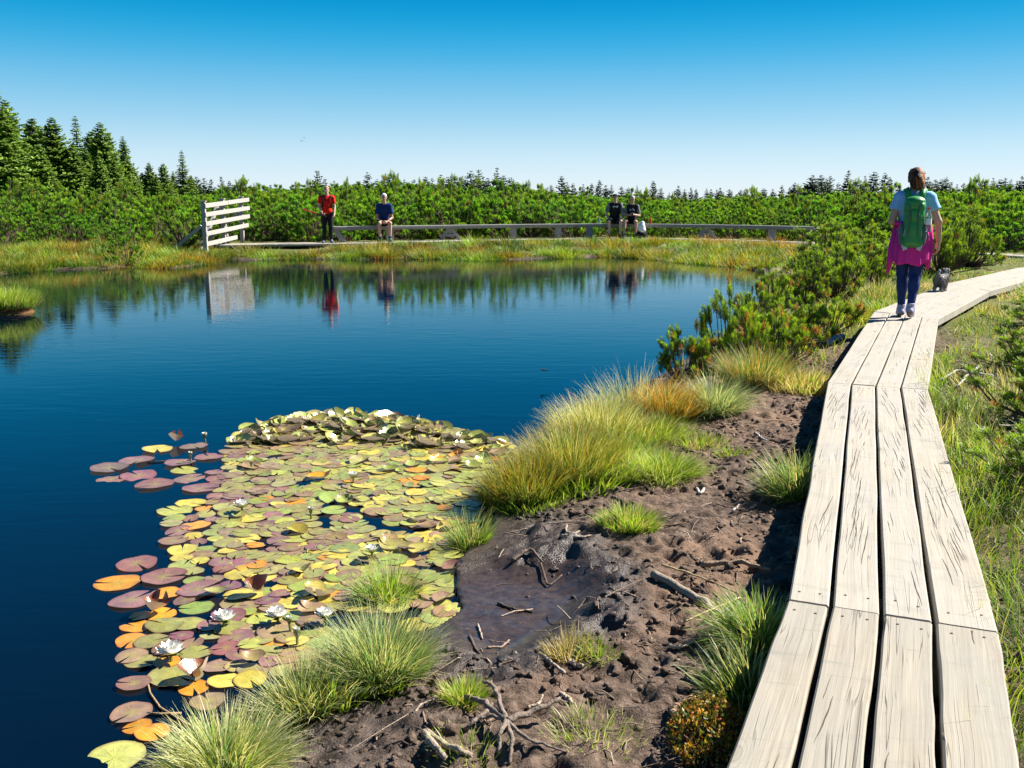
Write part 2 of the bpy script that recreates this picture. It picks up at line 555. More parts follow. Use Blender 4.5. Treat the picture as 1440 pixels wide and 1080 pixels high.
vs = SC.view_settings
vs.view_transform = 'Standard'; vs.look = 'None'; vs.gamma = 1; vs.exposure = 1.45
SC.cycles.max_bounces = 6; SC.cycles.transparent_max_bounces = 6
SC.cycles.diffuse_bounces = 3; SC.cycles.glossy_bounces = 3; SC.cycles.transmission_bounces = 4
SC.cycles.caustics_reflective = False; SC.cycles.caustics_refractive = False
SC.cycles.sample_clamp_indirect = 6

# ------------------------------------------------------------------ pond outline and ground height
shore_px = [(250, 1100), (330, 1060), (410, 1000), (470, 965), (560, 915), (615, 890), (650, 862), (642, 835), (640, 800),
            (665, 775), (690, 752), (700, 715), (698, 670), (718, 640), (765, 603), (835, 572), (905, 546), (948, 520),
            (990, 490), (1040, 455), (1072, 425), (1082, 400), (1072, 384), (1050, 376), (1000, 372), (930, 365),
            (850, 361), (760, 364), (690, 366), (600, 364), (500, 365), (420, 364), (350, 366), (312, 366), (288, 372),
            (240, 378), (180, 375), (150, 378), (60, 380), (0, 386)]
POND = [tuple(gp(x, y)[:2]) for x, y in shore_px] + [(-13, 21), (-17, 17), (-15, 8), (-8, 3), (-3, 1), (-1.6, 1.7)]
PUDDLE = [tuple(gp(x, y, .03)[:2]) for x, y in [(625, 820), (690, 790), (740, 800), (800, 795), (842, 835), (815, 880), (760, 915), (700, 945), (625, 900)]]
DZ = .37                                                    # top of the boardwalk


def dk(x, y): return gp(x, y, DZ)


# left and right edges of the boardwalk at its joints
JL = [gp(940, 1300, DZ), dk(1108, 843), dk(1164, 538), dk(1229, 438), dk(1335, 398), np.array([10.2, 19.7, DZ]), np.array([12.5, 21.6, DZ])]
JR = [gp(1465, 1300, DZ), dk(1405, 889), dk(1305, 548), dk(1320, 448), dk(1392, 409), np.array([10.75, 19.0, DZ]), np.array([13.15, 21.0, DZ])]
WALK = [tuple(((a + b) / 2)[:2]) for a, b in zip(JL, JR)]
SPUR_L, SPUR_R = [np.array([12.95, 22.2, DZ]), np.array([11.75, 24.9, DZ])], [np.array([13.65, 22.5, DZ]), np.array([12.4, 25.3, DZ])]
SPUR = [(12.8, 21.3), (13.3, 22.35), (12.1, 25.1)]
BENCH = [(dp(x, 300, d)[0], d) for x, d in [(455, 31.4), (548, 32.4), (633, 33.4), (722, 34.4), (785, 35.0), (829, 35.3), (905, 35.2), (994, 34.2), (1087, 32.6), (1150, 31.4)]]

XG = np.concatenate([-np.geomspace(2500, 12, 42), np.linspace(-11.8, -2.6, 70), np.arange(-2.5, 5.0, .014), np.linspace(5.03, 14, 120), np.geomspace(14.2, 2500, 44)])
YG = np.concatenate([np.linspace(-40, .8, 24), np.arange(1.2, 6.0, .014), np.arange(6.0, 14, .03), np.linspace(14.05, 40, 170), np.geomspace(40.5, 4000, 60)])


def ground_h(X, Y, fine=True):
    d = poly_sd(POND, X, Y)
    dw = line_d(WALK, X, Y)
    pud = poly_sd(PUDDLE, X, Y)
    far = sstep(Y, 16, 27)
    rightside = sstep(X - np.interp(Y, [w[1] for w in WALK], [w[0] for w in WALK]), .1, .8)
    h = .035 + .085 * sstep(d, 0, .7) + .07 * sstep(d, .6, 2.4)
    h = h * (1 - far) + far * (.05 + .30 * sstep(d, 0, 2.6))
    h = h + .07 * rightside * (1 - far)
    h = h + .55 * sstep(np.hypot(X, Y), 40, 130) + 1.0 * sstep(np.hypot(X, Y), 140, 600)
    h = h + .5 * sstep(-X / np.maximum(Y, 1), .32, .5) * sstep(Y, 32, 60)
    und = (fbm(X * .9, Y * .9, 3, 3) - .5)
    h = h + und * .06 * sstep(d, .1, 1) * (1 - sstep(-pud, -.3, .1))
    wet = 1 - sstep(d, .12, .95)
    wet = np.clip(wet + .9 * (1 - sstep(pud, -.02, .38)), 0, 1)
    wet = np.clip(wet + (fbm(X * 2.1, Y * 2.1, 41, 4) - .56) * 1.2 * sstep(Y, 9.5, 6) - .25 * sstep(Y, 5.5, 8), 0, 1)
    flat = 1 - sstep(pud, -.16, .10)
    if fine:
        mud = sstep(d, .02, .3) * (1 - sstep(Y, 10, 14)) * (1 - flat)
        l1 = np.abs(fbm(X * 5, Y * 5, 5, 4) - .5) * 2
        l2 = fbm(X * 15, Y * 15, 9, 3) - .5
        l3 = np.abs(fbm(X * 24, Y * 24, 19, 3) - .5) * 2
        h = h + mud * (.045 * (l1 - .25) + .038 * l2 - .020 * (l3 - .3))
        r2 = np.random.default_rng(5)
        lane = sstep(dw, .2, .6)
        n = 620
        cx, cy = r2.uniform(-.3, 4.0, n), r2.uniform(2.2, 9.8, n)
        for i in range(n):
            a, b = r2.uniform(.035, .07), r2.uniform(.03, .05)
            ix = np.searchsorted(XG, [cx[i] - .25, cx[i] + .25]); iy = np.searchsorted(YG, [cy[i] - .25, cy[i] + .25])
            if X.shape != (len(YG), len(XG)): break
            s = (slice(iy[0], iy[1]), slice(ix[0], ix[1]))
            dd = np.hypot((X[s] - cx[i]) / a, (Y[s] - cy[i]) / b) + (fbm(X[s] * 18, Y[s] * 18, 33, 2) - .5) * 1.4
            h[s] += mud[s] * r2.uniform(.4, 1.1) * (-.032 * np.exp(-np.abs(dd) ** 2) + .016 * np.exp(-(dd - 1.5) ** 2 * 3))
    h = h * (1 - flat) + flat * (.016 + .012 * (fbm(X * 3, Y * 3, 77, 4) - .5) + .006 * (fbm(X * 20, Y * 20, 78, 3) - .5))
    h = np.where(d < 0, -.02 - .5 * sstep(-d, .0, .7), h)
    return h, d, wet, rightside, dw, flat


GX, GY = np.meshgrid(XG, YG)
GH, GD, GW, GR, GDW, GF = ground_h(GX, GY)
veg = np.clip(GR * .62 * sstep(GDW, .3, .6) + sstep(GY, 9.5, 12.5) + sstep(.9 * (GX - 1.0) - (GY - 5.6), .3, -1.5) * sstep(GY, 4.4, 5.2) * (1 - sstep(GX, .4, 1.6)), 0, 1) * sstep(GD, .03, .3)
veg = np.maximum(veg, sstep(GY, 16, 20))
peat = sstep(fbm(GX * 1.1, GY * 1.1, 21, 3), .5, .66) + .8 * np.exp(-((GX - 1.75) ** 2 + (GY - 7.2) ** 2) / .5) + .9 * np.exp(-((GX - .1) ** 2 + (GY - 3.05) ** 2) / .03)
wet_shade = np.where(GD < 0, 1, np.maximum(GW, GF)) * (1 - sstep(GY, 12, 20)) * (1 - .8 * GR)
wet_shade = np.maximum(wet_shade, sstep(GY, 12, 20) * .6 * (1 - sstep(GD, .0, .3)))  # also darkens the far waterline, painting in shade under the bank
veg = veg * (1 - .85 * sstep(GY, 12, 20) * (1 - sstep(GD, .15, .7)))
idx = np.arange(GX.size).reshape(GX.shape)
Q = np.stack([idx[:-1, :-1], idx[:-1, 1:], idx[1:, 1:], idx[1:, :-1]], -1).reshape(-1, 4)
gm = mesh('ground', np.stack([GX, GY, GH], -1), [Q], [M['ground']], smooth=True,
          attrs={'film': GF.ravel(), 'wet': wet_shade.ravel(), 'veg': veg.ravel(), 'peat': np.clip(peat, 0, 1).ravel()})
tag(ob('ground', gm), 'bare brown peat and mossy ground round the pond', 'ground', kind='structure')
from bisect import bisect_left


def gz(x, y):
    """height of the ground sheet"""
    i = min(max(bisect_left(XG, x), 1), len(XG) - 1); j = min(max(bisect_left(YG, y), 1), len(YG) - 1)
    u = (x - XG[i - 1]) / (XG[i] - XG[i - 1]); v = (y - YG[j - 1]) / (YG[j] - YG[j - 1])
    return float((GH[j - 1, i - 1] * (1 - u) + GH[j - 1, i] * u) * (1 - v) + (GH[j, i - 1] * (1 - u) + GH[j, i] * u) * v)


def gzv(x, y):
    return np.array([gz(a, b) for a, b in zip(x, y)])


def land(x, y):
    """point of the ground seen at photo pixel x, y"""
    z = .12
    for _ in range(12):
        p = gp(x, y, z); z = .5 * z + .5 * max(gz(p[0], p[1]), 0)
    p[2] = gz(p[0], p[1])
    return p


wx, wy = np.linspace(-40, 12, 3), np.linspace(-6, 34, 3)
WX, WY = np.meshgrid(wx, wy)
wi = np.arange(9).reshape(3, 3)
wm = mesh('water', np.stack([WX, WY, WX * 0], -1), [np.stack([wi[:-1, :-1], wi[:-1, 1:], wi[1:, 1:], wi[1:, :-1]], -1).reshape(-1, 4)], [M['water']])
tag(ob('water', wm), 'still dark blue water of the bog pond', 'water', kind='structure')
# ------------------------------------------------------------------ boardwalk
def plank(a0, b0, a1, b1, mat, parent, seed, thick=.06, n=24, name='plank', warp=.003, cracks=0, nails=False):
    """board whose top corners are a0 (left) b0 (right) at the start, a1 b1 at the end"""
    r = np.random.default_rng(int(seed * 10))
    prof = [(0, -thick), (0, -.006), (.006, 0)] + [(f, 0) for f in (.25, .5, .75)] + [(-.006, 0), (1, -.006), (1, -thick)]
    t = np.linspace(0, 1, n + 1)
    L = np.linalg.norm((a1 + b1 - a0 - b0) / 2)
    wob_l = (vnoise(t * 9, t * 0 + seed, 3) - .5) * .006; wob_r = (vnoise(t * 9, t * 0 + seed + .5, 8) - .5) * .006
    lift = (vnoise(t * 2.5, t * 0, int(seed)) - .5) * warp * 2 + r.uniform(-.002, .002)
    V, PU = [], []
    for i, ti in enumerate(t):
        A, B = a0 + (a1 - a0) * ti, b0 + (b1 - b0) * ti
        wv = B - A; wl = np.linalg.norm(wv); wd = wv / wl
        A = A + wd * wob_l[i]; B = B + wd * wob_r[i]
        for (f, z) in prof:
            off = f if f >= 0 else 0
            p = A + (B - A) * f if f not in (.006, -.006) else (A + wd * .006 if f > 0 else B - wd * .006)
            p = p + np.array([0, 0, z + lift[i] + (0 if z else -.0025 * (2 * min(max(f, 0), 1) - 1) ** 2 * (f not in (.006, -.006)))])
            V.append(p)
            PU.append((ti * L + seed * 3.7, (f if 0 <= f <= 1 else 1) * wl + seed * 1.31, seed * 5.13))
    k = len(prof)
    F = [(i * k + j, i * k + (j + 1), (i + 1) * k + (j + 1), (i + 1) * k + j) for i in range(n) for j in range(k - 1)]
    F += [(i * k + k - 1, i * k, (i + 1) * k, (i + 1) * k + k - 1) for i in range(n)]
    e = [list(range(k - 1, -1, -1)), [n * k + j for j in range(k)]]
    F, e = np.array(F)[:, ::-1], np.array(e)[:, ::-1]
    mi = [np.zeros(len(F), int)]
    wl = np.linalg.norm((b0 + b1 - a0 - a1) / 2)

    def top(tl, f):                       # point on the upper face, tl 0..1 along, f 0..1 across
        q = a0 + (a1 - a0) * tl; q = q + (b0 + (b1 - b0) * tl - q) * f
        q = q + UP * (np.interp(tl, t, lift) - .0025 * (2 * f - 1) ** 2)
        return q
    XV, XF, xn = [], [], len(V)
    if cracks:                            # open drying checks: families of slanted splits
        sgn = r.choice([-1, 1])
        for _ in range(int(cracks * L + .5)):
            fam = r.integers(2, 6); u0, f0 = r.uniform(-.1, L), r.uniform(.1, .9)
            sl = sgn * r.uniform(.03, .10); ln0 = r.uniform(.18, .6)
            du, df = r.uniform(.07, .22), -sgn * r.uniform(.05, .13)
            for c in range(fam):
                ln = ln0 * r.uniform(.5, 1.2); us = u0 + c * du + r.normal(0, .02); fs = f0 + c * df; wdt = r.uniform(.0008, .0026)
                m = 8; ph = r.uniform(0, 6, 3); pts = []
                for q in range(m + 1):
                    s_ = q / m; uu = us + ln * s_
                    ff = fs + (sl * ln * s_ + .0016 * math.sin(s_ * 6 + ph[0]) + .0009 * math.sin(s_ * 15 + ph[1])) / wl
                    if not (.01 * L < uu < L * .99 and .03 < ff < .97): continue
                    pts.append((uu, ff, wdt * math.sin(math.pi * min(max(s_, .03), .97)) ** .7 * (.7 + .5 * math.sin(s_ * 14 + ph[2]) ** 2)))
                if len(pts) < 4: continue
                for (uu, ff, ww) in pts:
                    for sg in (-1, 1): XV.append(top(uu / L, ff + sg * ww / wl) + UP * .0007)
                for q in range(len(pts) - 1): XF.append((xn + 2 * q, xn + 2 * q + 1, xn + 2 * q + 3, xn + 2 * q + 2))
                xn += 2 * len(pts)
    nF = len(XF)
    if nails:
        for tl in (.05 / max(L, .2) + .01, 1 - .05 / max(L, .2) - .01):
            for ff in (.24, .76):
                p = top(tl + r.normal(0, .004), ff + r.normal(0, .02)); ns = 8
                for (rr, zz) in ((.0001, .0022), (.0045, .002), (.0058, -.003)):
                    for q in range(ns): XV.append(p + np.array([rr * math.cos(q * 6.2832 / ns), rr * math.sin(q * 6.2832 / ns), zz]))
                for a in range(2):
                    for q in range(ns): XF.append((xn + a * ns + q, xn + (a + 1) * ns + q, xn + (a + 1) * ns + (q + 1) % ns, xn + a * ns + (q + 1) % ns))
                xn += 3 * ns
    if XF:
        V = V + XV; PU = PU + [(0, 0, 0)] * len(XV); F = np.concatenate([F, np.array(XF)])
        mi += [np.full(nF, 1), np.full(len(XF) - nF, 2)]
    mi.append(np.zeros(2, int))
    me = mesh(name, V, [F, e], [mat, M['crack'], M['nail']], attrs={'puv': np.array(PU)}, mi=np.concatenate(mi))
    return ob(name, me, parent)


def deck(L, R, cuts0, cuts1, gap0, gap1, mats, root, seed, support=True, n=24, nails=True, thick=.06, cracks=0):
    """one bay of the boardwalk between a joint (L[0],R[0]) and the next (L[1],R[1])"""
    (l0, l1), (r0, r1) = L, R
    N = len(cuts0) - 1
    nb = MB()
    for k in range(N):
        w0, w1 = r0 - l0, r1 - l1
        u0, u1 = gap0 / np.linalg.norm(w0) / 2, gap1 / np.linalg.norm(w1) / 2
        s0, e0 = cuts0[k] + (u0 if k else 0), cuts0[k + 1] - (u0 if k < N - 1 else 0)
        s1, e1 = cuts1[k] + (u1 if k else 0), cuts1[k + 1] - (u1 if k < N - 1 else 0)
        a0, b0, a1, b1 = l0 + w0 * s0, l0 + w0 * e0, l1 + w1 * s1, l1 + w1 * e1
        d = (a1 - a0) / np.linalg.norm(a1 - a0)
        j = np.random.default_rng(int(seed * 10 + k)).uniform(.002, .012, 2)
        plank(a0 + d * j[0], b0 + d * j[0], a1 - d * j[1], b1 - d * j[1], mats, root, seed + k * 1.7, thick, n, cracks=cracks, nails=nails)
    if support:
        for tt in (.06, .94):
            a, b = l0 + (l1 - l0) * tt, r0 + (r1 - r0) * tt
            c = (a + b) / 2; zg = gz(c[0], c[1]) - .05
            sb = MB()
            dd = (b - a) / np.linalg.norm(b - a)
            sb.beam(a + dd * .04 - UP * (thick + .072), b - dd * .04 - UP * (thick + .072), .10, .13)
            for q in (a + dd * .14, b - dd * .14):
                zb = gz(q[0], q[1]) - .1
                if q[2] - thick - .14 > zb: sb.box((q[0], q[1], (q[2] - thick - .14 + zb) / 2), (.1, .1, q[2] - thick - .14 - zb))
            sb.build('cross_beam', [M['beam']], root)


root = tag(empty('boardwalk', WALK[0] + (0,)), 'pale weathered plank boardwalk the woman in pink jacket walks along', 'boardwalk')
C0 = [0, .215, .465, .71, 1.0]; C1 = [0, .225, .468, .722, 1.0]
bk = [0, .24, .485, .735, 1]
bays = [(0, [0, .24, .487, .742, 1], C0, .019, .016), (1, C0, bk, .016, .012), (2, bk, [0, .25, .5, .75, 1], .012, .012),
        (3, [0, .25, .5, .75, 1], [0, .25, .5, .75, 1], .008, .008), (4, [0, .25, .5, .75, 1], [0, .25, .5, .75, 1], .01, .01),
        (5, [0, .25, .5, .75, 1], [0, .25, .5, .75, 1], .01, .01)]
# plank divisions copied from the photograph at the joints
for i, c0, c1, g0, g1 in bays:
    deck((JL[i], JL[i + 1]), (JR[i], JR[i + 1]), c0, c1, g0, g1, M['plank'] if i < 1 else M['plank_far'], root, 3 + i * 11, n=30 if i < 3 else 10, cracks=[.8, 2.6, 1.3, .5, .3, .3][i], thick=.06 if i < 3 else .085)
for o in root.children: o.location = -np.array(WALK[0] + (0,))
r2 = tag(empty('boardwalk', (SPUR[1][0], SPUR[1][1], 0)), 'short stretch of grey boardwalk crossing behind the main one at the right edge', 'boardwalk')
deck(SPUR_L, SPUR_R, [0, .25, .5, .75, 1], [0, .25, .5, .75, 1], .01, .01, M['plank_far'], r2, 91, n=8, nails=False)
for o in r2.children: o.location = -np.array((SPUR[1][0], SPUR[1][1], 0))

# the deck along the far shore, in front of the bench
r3 = tag(empty('lakeside_deck', (0, 34, 0)), 'low plank walkway along the far shore at the foot of the long bench', 'boardwalk')
bp = [np.array([x, y, DZ]) for x, y in BENCH]
bp = [bp[0] + np.array([-3.2, -.9, 0])] + bp + [bp[-1] + np.array([1.9, -1.6, 0])]
for i in range(len(bp) - 1):
    a, b = bp[i], bp[i + 1]
    def nrm(k):
        t = bp[min(k + 1, len(bp) - 1)] - bp[max(k - 1, 0)]
        return np.array([t[1], -t[0], 0]) / np.hypot(t[0], t[1])
    n0, n1 = nrm(i), nrm(i + 1)
    deck((a - n0 * .25, b - n1 * .25), (a + n0 * .95, b + n1 * .95), [0, .25, .5, .75, 1], [0, .25, .5, .75, 1], .012, .012, M['plank_far'], r3, 200 + i * 5, n=4, nails=False)
for o in r3.children: o.location = (0, -34, 0)

# ------------------------------------------------------------------ long bench
bench = tag(empty('bench', (BENCH[4][0], BENCH[4][1], DZ)), 'very long low grey wooden bench running along the far shore', 'bench')
BO = np.array([BENCH[4][0], BENCH[4][1], DZ])
SEAT = .50
bpts = [np.array([x, y, DZ + SEAT]) for x, y in BENCH]
bpts[0] = bpts[0] + (bpts[1] - bpts[0]) * .13
for i in range(len(bpts) - 1):
    a, b = bpts[i], bpts[i + 1]
    d = (b - a) / np.linalg.norm(b - a)
    mb = MB()
    nn = np.array([-d[1], d[0], 0])
    for s in (-1, 1):
        mb.beam(a + d * .004 + nn * s * .088 - UP * .035 - BO, b - d * .004 + nn * s * .088 - UP * .035 - BO, .168, .07 + .004 * s)
    mb.beam(a + d * .004 - nn * .1 - UP * .094 - BO, b - d * .004 - nn * .1 - UP * .094 - BO, .05, .045)
    mb.build('seat_plank', [M['grey_wood']], bench)
for i, (x, y) in enumerate(BENCH[:-1]):
    if i == 0: x, y = bpts[0][0] + .12, bpts[0][1] + .03
    mb = MB(); c = np.array([x, y - .02, DZ]) - BO
    if i in (2, 7):
        for s in (-1, 1): mb.beam(c + np.array([s * .33, 0, .002]), c + np.array([s * .06, 0, SEAT - .119]), .10, .11, up=(0, 1, 0))
        mb.box(c + np.array([0, 0, .16]), (.30, .07, .10)); mb.box(c + np.array([0, .01, .3]), (.20, .06, .12))
    elif i == 0:
        mb.beam(c + np.array([.22, -.02, 0]), c + np.array([-.02, 0, SEAT - .119]), .16, .12, up=(0, 1, 0))
    else:
        mb.box(c + np.array([0, 0, (SEAT - .119) / 2 + .002]), (.22, .20, SEAT - .123))
    mb.build('support', [M['grey_wood']], bench)

# ------------------------------------------------------------------ snow fence on the left bank
def fpt(x, y, k):            # k: 0 at the near (left) end, 1 at the far end
    return dp(x, y, 28.4 + 3.7 * k)


fo = np.array([*fpt(316, 320, .5)[:2], 0])
fence = tag(empty('snow_fence', fo), 'pale wooden slatted snow fence standing on the left bank with braces', 'fence')
fx = lambda x, y, k: fpt(x, y, k) - fo
for (x0, y0, x1, y1, k0, k1) in [(284, 289.5, 316, 285, 0, .5), (316.4, 284.8, 346, 280.7, .505, 1), (284.5, 302, 347, 292.5, 0, 1), (285, 315, 347, 304, 0, 1),
                                 (285.5, 329, 345.5, 316.5, 0, .98), (286, 343.5, 329.5, 333.5, 0, .72)]:
    mb = MB(); a, b = fx(x0, y0, k0), fx(x1, y1, k1)
    mb.beam(a + [.085, 0, 0], b + [.085, 0, 0], .035, .125)
    mb.build('rail', [M['pale_wood']], fence)
for (x, yt, yb, k) in [(285.5, 283.5, 353, .02), (312, 280, 348, .5), (338, 277.5, 343, .93)]:
    mb = MB(); a = fx(x, yt, k); b = a.copy(); b[2] = gz(*(a + fo)[:2]) - .12
    mb.beam(b, a, .12, .12, up=(0, 1, 0)); mb.build('post', [M['pale_wood']], fence)
    mb = MB(); mb.box(a + UP * .012, (.17, .17, .022)); mb.build('post_cap', [M['pale_wood']], fence)
gA = lambda q: np.array([q[0], q[1], gz(*(q + fo)[:2]) - .05])
for (p, q) in [(fx(311, 288, .48) + [-.1, 0, 0], gA(fx(291, 345, .1) + [-.25, 0, 0])), (fx(316, 288, .54) + [-.1, 0, 0], gA(fx(333, 330, .88) + [-.3, 0, 0])),
               (fx(286, 318, .03) + [-.06, 0, 0], gA(fx(268, 348, .0) + [-.65, .2, 0])), (fx(338, 300, .93) + [-.06, 0, 0], gA(fx(338, 345, .93) + [-1.2, .1, 0]))]:
    mb = MB(); mb.beam(p, q, .09, .11, up=(0, 1, 0)); mb.build('brace', [M['pale_wood']], fence)

# ------------------------------------------------------------------ smooth bodies from blended limbs
def surf_nets(f, org, h):
    s = f < 0
    nx, ny, nz = f.shape
    c = np.zeros((nx - 1, ny - 1, nz - 1), np.int8)
    offs = [(i, j, k) for i in (0, 1) for j in (0, 1) for k in (0, 1)]
    for (i, j, k) in offs: c += s[i:nx - 1 + i, j:ny - 1 + j, k:nz - 1 + k]
    act = (c > 0) & (c < 8)
    I = np.argwhere(act)
    ids = np.full(act.shape, -1, np.int64); ids[act] = np.arange(len(I))
    acc = np.zeros((len(I), 3)); cnt = np.zeros(len(I))
    for a in offs:
        for ax in range(3):
            if a[ax]: continue
            b = list(a); b[ax] = 1
            fa = f[I[:, 0] + a[0], I[:, 1] + a[1], I[:, 2] + a[2]]; fb = f[I[:, 0] + b[0], I[:, 1] + b[1], I[:, 2] + b[2]]
            m = (fa < 0) != (fb < 0)
            t = np.where(m, fa / np.where(m, fa - fb, 1), 0)
            p = np.array(a)[None] + t[:, None] * (np.array(b) - np.array(a))[None]
            acc[m] += p[m]; cnt[m] += 1
    V = org + (I + acc / cnt[:, None]) * h
    F = []
    for ax in range(3):
        o = [(1, 2), (2, 0), (0, 1)][ax]
        sl0 = [slice(1, n - 1) for n in f.shape]; sl0[ax] = slice(0, f.shape[ax] - 1)
        sl1 = list(sl0); sl1[ax] = slice(1, f.shape[ax])
        A, B = s[tuple(sl0)], s[tuple(sl1)]
        E = np.argwhere(A != B)
        base = E.copy()
        for q in range(3):
            if q != ax: base[:, q] += 1
        quad = []
        for (d1, d2) in ((-1, -1), (0, -1), (0, 0), (-1, 0)):
            w = base.copy(); w[:, o[0]] += d1; w[:, o[1]] += d2
            quad.append(ids[w[:, 0], w[:, 1], w[:, 2]])
        q = np.stack(quad, 1)
        fl = ~A[E[:, 0], E[:, 1], E[:, 2]]
        q[fl] = q[fl][:, ::-1]
        F.append(q)
    return V, np.concatenate(F)


def cap(a, b, ra, rb=None, k=.02, fl=1.0, flat=False, ax=1):
    return dict(t='c', a=np.array(a, float), b=np.array(b, float), ra=ra, rb=ra if rb is None else rb, k=k, fl=fl, flat=flat, ax=ax)


def ell(c, r, k=.02, R=None):
    return dict(t='e', c=np.array(c, float), r=np.array(r, float), k=k, R=R)


def sdf(prims, h=.01, cuts=(), pad=.05):
    lo, hi = [], []
    for p in prims:
        if p['t'] == 'c':
            r = max(p['ra'], p['rb']) * max(1, p['fl'])
            lo.append(np.minimum(p['a'], p['b']) - r); hi.append(np.maximum(p['a'], p['b']) + r)
        else:
            r = p['r'] if p['R'] is None else np.full(3, p['r'].max())
            lo.append(p['c'] - r); hi.append(p['c'] + r)
    LO, HI = np.min(lo, 0) - pad, np.max(hi, 0) + pad
    n = np.ceil((HI - LO) / h).astype(int) + 1
    f = np.full(n, .2, np.float32)
    for p, l, u in zip(prims, lo, hi):
        m = p['k'] + .03
        i0 = np.maximum(((l - m - LO) / h).astype(int), 0); i1 = np.minimum(((u + m - LO) / h).astype(int) + 2, n)
        ax = [LO[q] + np.arange(i0[q], i1[q]) * h for q in range(3)]
        X, Y, Z = np.meshgrid(*ax, indexing='ij')
        P = np.stack([X, Y, Z], -1)
        if p['t'] == 'c':
            a, b = p['a'].copy(), p['b'].copy()
            if p['fl'] != 1: P[..., p['ax']] /= p['fl']; a[p['ax']] /= p['fl']; b[p['ax']] /= p['fl']
            ab = b - a; L = np.linalg.norm(ab)
            tu = (P - a) @ ab / (L * L + 1e-12)
            t = np.clip(tu, 0, 1)
            d = np.linalg.norm(P - a - t[..., None] * ab, axis=-1) - (p['ra'] + (p['rb'] - p['ra']) * t)
            if p['flat']: d = np.maximum(d, np.maximum(-tu * L, (tu - 1) * L))
        else:
            q = P - p['c']
            if p['R'] is not None: q = q @ p['R']
            k0 = np.linalg.norm(q / p['r'], axis=-1); k1 = np.linalg.norm(q / p['r'] ** 2, axis=-1) + 1e-9
            d = k0 * (k0 - 1) / k1
        s = tuple(slice(i0[q], i1[q]) for q in range(3))
        g = f[s]; k = p['k']
        hh = np.clip(.5 + .5 * (g - d) / k, 0, 1)
        f[s] = g * (1 - hh) + d * hh - k * hh * (1 - hh)
    if cuts:
        ax = [LO[q] + np.arange(n[q]) * h for q in range(3)]
        X, Y, Z = np.meshgrid(*ax, indexing='ij')
        for (nv, c) in cuts: f = np.maximum(f, nv[0] * X + nv[1] * Y + nv[2] * Z - c)
    f[0] = f[-1] = .1; f[:, 0] = f[:, -1] = .1; f[:, :, 0] = f[:, :, -1] = .1
    return surf_nets(f, LO, h)


def skin_ob(name, prims, mats, parent, h=.01, cuts=(), mfn=None, col=None):
    V, F = sdf(prims, h, cuts)
    mi = None
    if mfn is not None: mi = mfn(V[F].mean(1))
    me = mesh(name, V, [F], mats, smooth=True, mi=mi, col=None if col is None else col(V))
    return ob(name, me, parent)


def hand(p, w, d, side, curl, pn, s=1.0):
    """palm and five fingers: w wrist, d hand direction, side = towards the thumb, pn = palm normal (fingers close to it)"""
    w, d, side, pn = (np.array(v, float) for v in (w, d, side, pn))
    d /= np.linalg.norm(d); side -= d * (side @ d); side /= np.linalg.norm(side); pn = np.cross(d, side) * np.sign(np.cross(d, side) @ pn + 1e-6)
    for o in (-.024, -.008, .008, .024): p.append(cap(w + side * o * .7, w + d * .085 * s + side * o, .0145 * s, .0125 * s, .012))
    for i, (o, L) in enumerate(((.029, .072), (.0098, .082), (-.0098, .076), (-.028, .058))):
        b = w + d * .088 * s + side * o * s
        th = curl * (.9 + .08 * i)
        d1 = d * math.cos(th * .6) + pn * math.sin(th * .6); d2 = d * math.cos(th * 1.4) + pn * math.sin(th * 1.4)
        m = b + d1 * L * .52 * s
        p.append(cap(b, m, .0095 * s, .0088 * s, .004)); p.append(cap(m, m + d2 * L * .48 * s, .0088 * s, .0075 * s, .004))
    b = w + d * .028 * s + side * .028 * s
    t1 = side * .65 + d * .7 + pn * .3 * (curl > .2); t1 /= np.linalg.norm(t1)
    t2 = d * .8 + side * .15 + pn * .6 * curl; t2 /= np.linalg.norm(t2)
    p.append(cap(b, b + t1 * .04 * s, .0135 * s, .0105 * s, .008)); p.append(cap(b + t1 * .04 * s, b + t1 * .04 * s + t2 * .03 * s, .0105 * s, .0085 * s, .004))


def head_prims(J, f=1.0):
    c = J['head']; z = J.get('yaw', 0.0); fw = np.array([math.sin(z), math.cos(z), -J.get('nod', .05)]); fw /= np.linalg.norm(fw)
    sd = np.array([math.cos(z), -math.sin(z), 0]); up = np.cross(sd, fw)
    R = np.stack([sd, fw, up], 1)
    q = [ell(c + up * .025, (.076 * f, .096 * f, .095 * f), .03, R), ell(c + fw * .02 - up * .05, (.058 * f, .068 * f, .075 * f), .03, R),
         ell(c + fw * .07 - up * .092, (.026 * f, .022 * f, .02 * f), .02, R),
         cap(c + fw * .09 + up * .012, c + fw * .112 - up * .022, .009 * f, .014 * f, .012),
         ell(c + fw * .088 + up * .03 + sd * .033, (.022, .012, .008), .01, R), ell(c + fw * .088 + up * .03 - sd * .033, (.022, .012, .008), .01, R)]
    for s in (-1, 1): q.append(ell(c + sd * s * .078 * f - fw * .008 - up * .005, (.012, .022, .032), .008, R))
    return q, fw, sd, up, R


